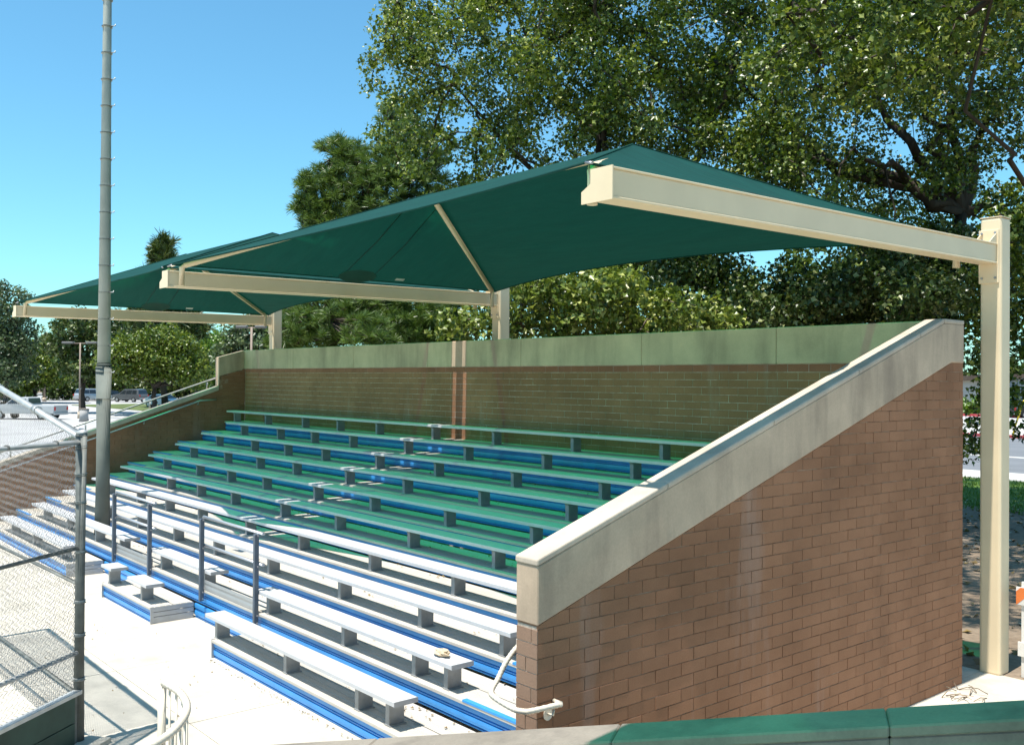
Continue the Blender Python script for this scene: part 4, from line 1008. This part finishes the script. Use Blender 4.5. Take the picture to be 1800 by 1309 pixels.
PKG = [[(-0.40, 1.20), (0.30, 1.20), (0.30, 1.58), (-0.36, 1.58)], [(0.36, 1.20), (1.18, 1.20), (0.78, 1.58), (0.36, 1.58)]]
PKW = {'x': (-1.70, 1.75), 'screens': [((-0.53, 1.22), (-0.51, 1.62), 'rear_screen'), ((0.82, 1.64), (1.28, 1.24), 'windscreen')]}
car('pickup_truck', gp(50, 75), fh+rad(172), 5.5, 1.9, PKP, PKG, PKW, M['car_dull'], 'pale grey pickup truck with a red tail light behind the chain link fence', 'pickup truck')
car('parked_car', tuple(Vector((cam_pt(1812, 700, 92).x, cam_pt(1812, 700, 92).y, 0))), fh+rad(10), 4.5, 1.8, SEDP, SEDG, SEDW, M['car_black'], 'black car by the pale house across the street', 'car')

# ------------------------------------------------------------------ street furniture
r = thing('litter_bin', gp(148, 71.5), 'round grey concrete bin beside the pickup truck', 'bin'); b = Vector(gp(148, 71.5))
obj('drum', MB().tube([b, b+Vector((0, 0, 0.9))], 0.36, 18), M['asphalt'], r); obj('rim', MB().tube([b+Vector((0, 0, 0.90)), b+Vector((0, 0, 0.96))], 0.39, 18), M['conc_coping'], r)
def lamp(px, dep, ztop_, span, label, r0=0.09, hs=0.5):
    b = Vector(gp(px, dep)); r_ = thing('car_park_lamp', tuple(b), label, 'lamp post', 'lamp posts in the car park')
    obj('post', MB().tube([b, b+Vector((0, 0, ztop_))], [r0, r0*0.7], 10), M['lampmetal'], r_)
    obj('base', MB().tube([b, b+Vector((0, 0, 0.5))], r0*2.0, 12), M['conc_coping'], r_)
    obj('arm', MB().tube([b+Vector((0, 0, ztop_-0.05))-_R*span/2, b+Vector((0, 0, ztop_-0.05))+_R*span/2], 0.035, 8), M['lampmetal'], r_)
    for s_ in (-1, 1):
        c = b+Vector((0, 0, ztop_))+_R*s_*span/2; h = obj('lamp_head', MB().obox(c-_R*hs-_F*hs*0.5+Vector((0, 0, -0.08)), _R*hs*2, _F*hs, Vector((0, 0, 0.16))), M['lamphead'], r_, bevel=0.03)
lamp(140, 77, 6.05, 1.9, 'twin headed lamp post left of the light pole', 0.085, 0.45)
lamp(78, 128, 5.0, 1.6, 'small twin headed lamp post in front of the hedge at far left', 0.14, 0.5)
lamp(343, 116, 5.4, 2.2, 'twin headed lamp post right of the spreading tree', 0.14, 0.6)
lamp(441, 58, 6.40, 1.15, 'twin headed lamp post behind the farthest canopy post', 0.10, 0.34)

# house across the street, with bin and yellow guard
hb = cam_pt(1712, 700, 112); hb.z = 0; hx = Vector((_R.x, _R.y, 0)).normalized(); hy = Vector((_F.x, _F.y, 0)).normalized()
r = thing('house', tuple(hb), 'white stucco house with a dark door across the street', 'house')
obj('wall', MB().obox(hb-hx*6, hx*12, hy*8, Vector((0, 0, 3.6))), M['stucco'], r)
obj('roof', MB().obox(hb-hx*6.6-hy*0.8+Vector((0, 0, 3.61)), hx*13.2, hy*9.4, Vector((0, 0, 0.5))), M['rooft'], r)
obj('door', MB().obox(hb+hx*0.5-hy*0.06, hx*1.1, hy*0.05, Vector((0, 0, 2.3))), M['door'], r)
for o_ in (-2.6, -4.6):
    w_ = obj('window', MB().obox(hb+hx*o_-hy*0.07+Vector((0, 0, 1.0)), hx*1.3, hy*0.06, Vector((0, 0, 1.2))), M['white'], r)
    obj('pane', MB().obox(hb+hx*(o_+0.08)-hy*0.085+Vector((0, 0, 1.08)), hx*1.14, hy*0.012, Vector((0, 0, 1.04))), M['glass'], w_)
hb2 = cam_pt(1830, 700, 108); hb2.z = 0
r = thing('house', tuple(hb2), 'grey blue house half hidden by the tree at the right edge', 'house')
obj('wall', MB().obox(hb2-hx*3.2, hx*9, hy*8, Vector((0, 0, 3.8))), M['stucco2'], r)
obj('roof', MB().obox(hb2-hx*3.8-hy*0.8+Vector((0, 0, 3.81)), hx*10.2, hy*9.4, Vector((0, 0, 0.5))), M['rooft'], r)
obj('garage_door', MB().obox(hb2+hx*1-hy*0.06, hx*2.6, hy*0.05, Vector((0, 0, 2.2))), M['white'], r)
bb = Vector(gp(1783, 92)); r = thing('wheelie_bin', tuple(bb), 'dark green wheelie bin in front of the grey blue house', 'bin')
obj('bin_body', MB().obox(bb-hx*0.33, hx*0.66, hy*0.7, Vector((0, 0, 1.05))), M['bin'], r, bevel=0.03); obj('lid', MB().obox(bb-hx*0.37-hy*0.05+Vector((0, 0, 1.051)), hx*0.74, hy*0.8, Vector((0, 0, 0.1))), M['bin'], r, bevel=0.02)
ga, gb = cam_pt(1779, 727, 60), cam_pt(1812, 668, 60)
ga.z = 0; r = thing('guy_wire', tuple(ga), 'yellow guard on a slanting guy wire right of the cream post', 'guy wire')
obj('yellow_guard', MB().tube([ga, ga.lerp(gb, 0.98)], 0.05, 8), M['yellow'], r); obj('wire', MB().tube([ga.lerp(gb, 0.98), ga.lerp(gb, 4.2)], 0.012, 5), M['galv'], r)

# ------------------------------------------------------------------ litter
c = Vector((-7.38, YK(2)+0.10, ZS(2)+0.042)); V = []; F_ = []
mb = MB(); ring = 10
for j in range(6):
    for i in range(ring):
        an = 2*math.pi*i/ring; ph = math.pi*(j+0.5)/6; rr = random.uniform(0.7, 1.25)
        V.append((c.x+0.11*math.sin(ph)*math.cos(an)*rr, c.y+0.06*math.sin(ph)*math.sin(an)*rr, c.z+0.035*(1-math.cos(ph))*(0.6 + 0.4*rr)))
mb.add(V, [(j*ring+i, j*ring+(i+1) % ring, (j+1)*ring+(i+1) % ring, (j+1)*ring+i) for j in range(5) for i in range(ring)]+[tuple(range(ring-1, -1, -1)), tuple(range(50, 60))])
tag(obj('crumpled_paper', mb, M['paper']), 'crumpled tan paper lying on the right end of the second bench', 'paper')
mb = MB()
tw0 = Vector((-5.0+0.35, 10.3, 0.002))
for i in range(14):
    p = tw0+Vector((random.uniform(-0.2, 0.25), random.uniform(-0.25, 0.25), random.uniform(0.002, 0.02))); d = Vector((random.gauss(0, 1), random.gauss(0, 1), random.uniform(0, 0.35))).normalized()
    mb.tube([p, p+d*0.10+Vector((0, 0, 0.02)), p+d*random.uniform(0.15, 0.24)], [0.006, 0.005, 0.003], 5)
tag(obj('dry_twigs', mb, M['twig']), 'little heap of dry twigs on the pale concrete beside the brick end wall', 'twigs')
def litter(n, fx, label, name, size=0.05):
    P = np.array([fx() for _ in range(n)]); Nn = RNG.normal(size=(n, 3))*0.35; Nn[:, 2] += 1
    o = bpy.data.objects.new(name, leafmesh(name, P, Nn, size*(0.5+RNG.random(n)), M['litter'])); COL.objects.link(o); tag(o, label, 'leaves', None, 'stuff')
def onb():
    k = random.choice((1, 1, 2, 2, 3, 4, 5, 5, 6, 7, 8, 9)); y = random.choice((YK(k)+0.52+random.gauss(0, 0.03), YK(k)+random.uniform(0.25, 0.56)))
    x = random.uniform(-10.9, -5.4) if k == 1 else random.uniform(-20, -5.4); return (x, min(y, YK(k)+0.565), ZT(k)+0.008)
litter(650, onb, 'scattered dry leaves on the bleacher treads', 'tread_leaves', 0.028)
def onp():
    if random.random() < 0.6: return (random.uniform(-11, -7), 4.66-abs(random.gauss(0, 0.03)), 0.008)
    return (random.uniform(-14, -5.5), random.uniform(2.0, 4.65), 0.007)
litter(260, onp, 'dry leaf crumbs along the foot of the front riser', 'plaza_leaves', 0.018)
def ond(): return (random.uniform(-16, 4), random.uniform(11.6, 28), 0.006)
litter(2500, ond, 'fallen sycamore leaves on the bare earth under the trees', 'earth_leaves', 0.12)
n = 16000; P = np.stack([RNG.random(n)*26-22, 25.5+RNG.random(n)*8.6, np.zeros(n)], 1); h = 0.05+0.06*RNG.random((n, 1))
d = RNG.normal(size=(n, 3))*0.35; d[:, 2] = 1; sd_ = RNG.normal(size=(n, 3)); sd_[:, 2] = 0; sd_ /= np.linalg.norm(sd_, axis=1, keepdims=True)
V = np.stack([P-sd_*0.02, P+sd_*0.02, P+d*h], 1).reshape(-1, 3); me = rawmesh('grass', V, np.arange(n*3).reshape(-1, 3), 3, M['grass'])
o = bpy.data.objects.new('grass', me); COL.objects.link(o); tag(o, 'green grass between the bare earth and the pavement', 'grass', None, 'stuff')
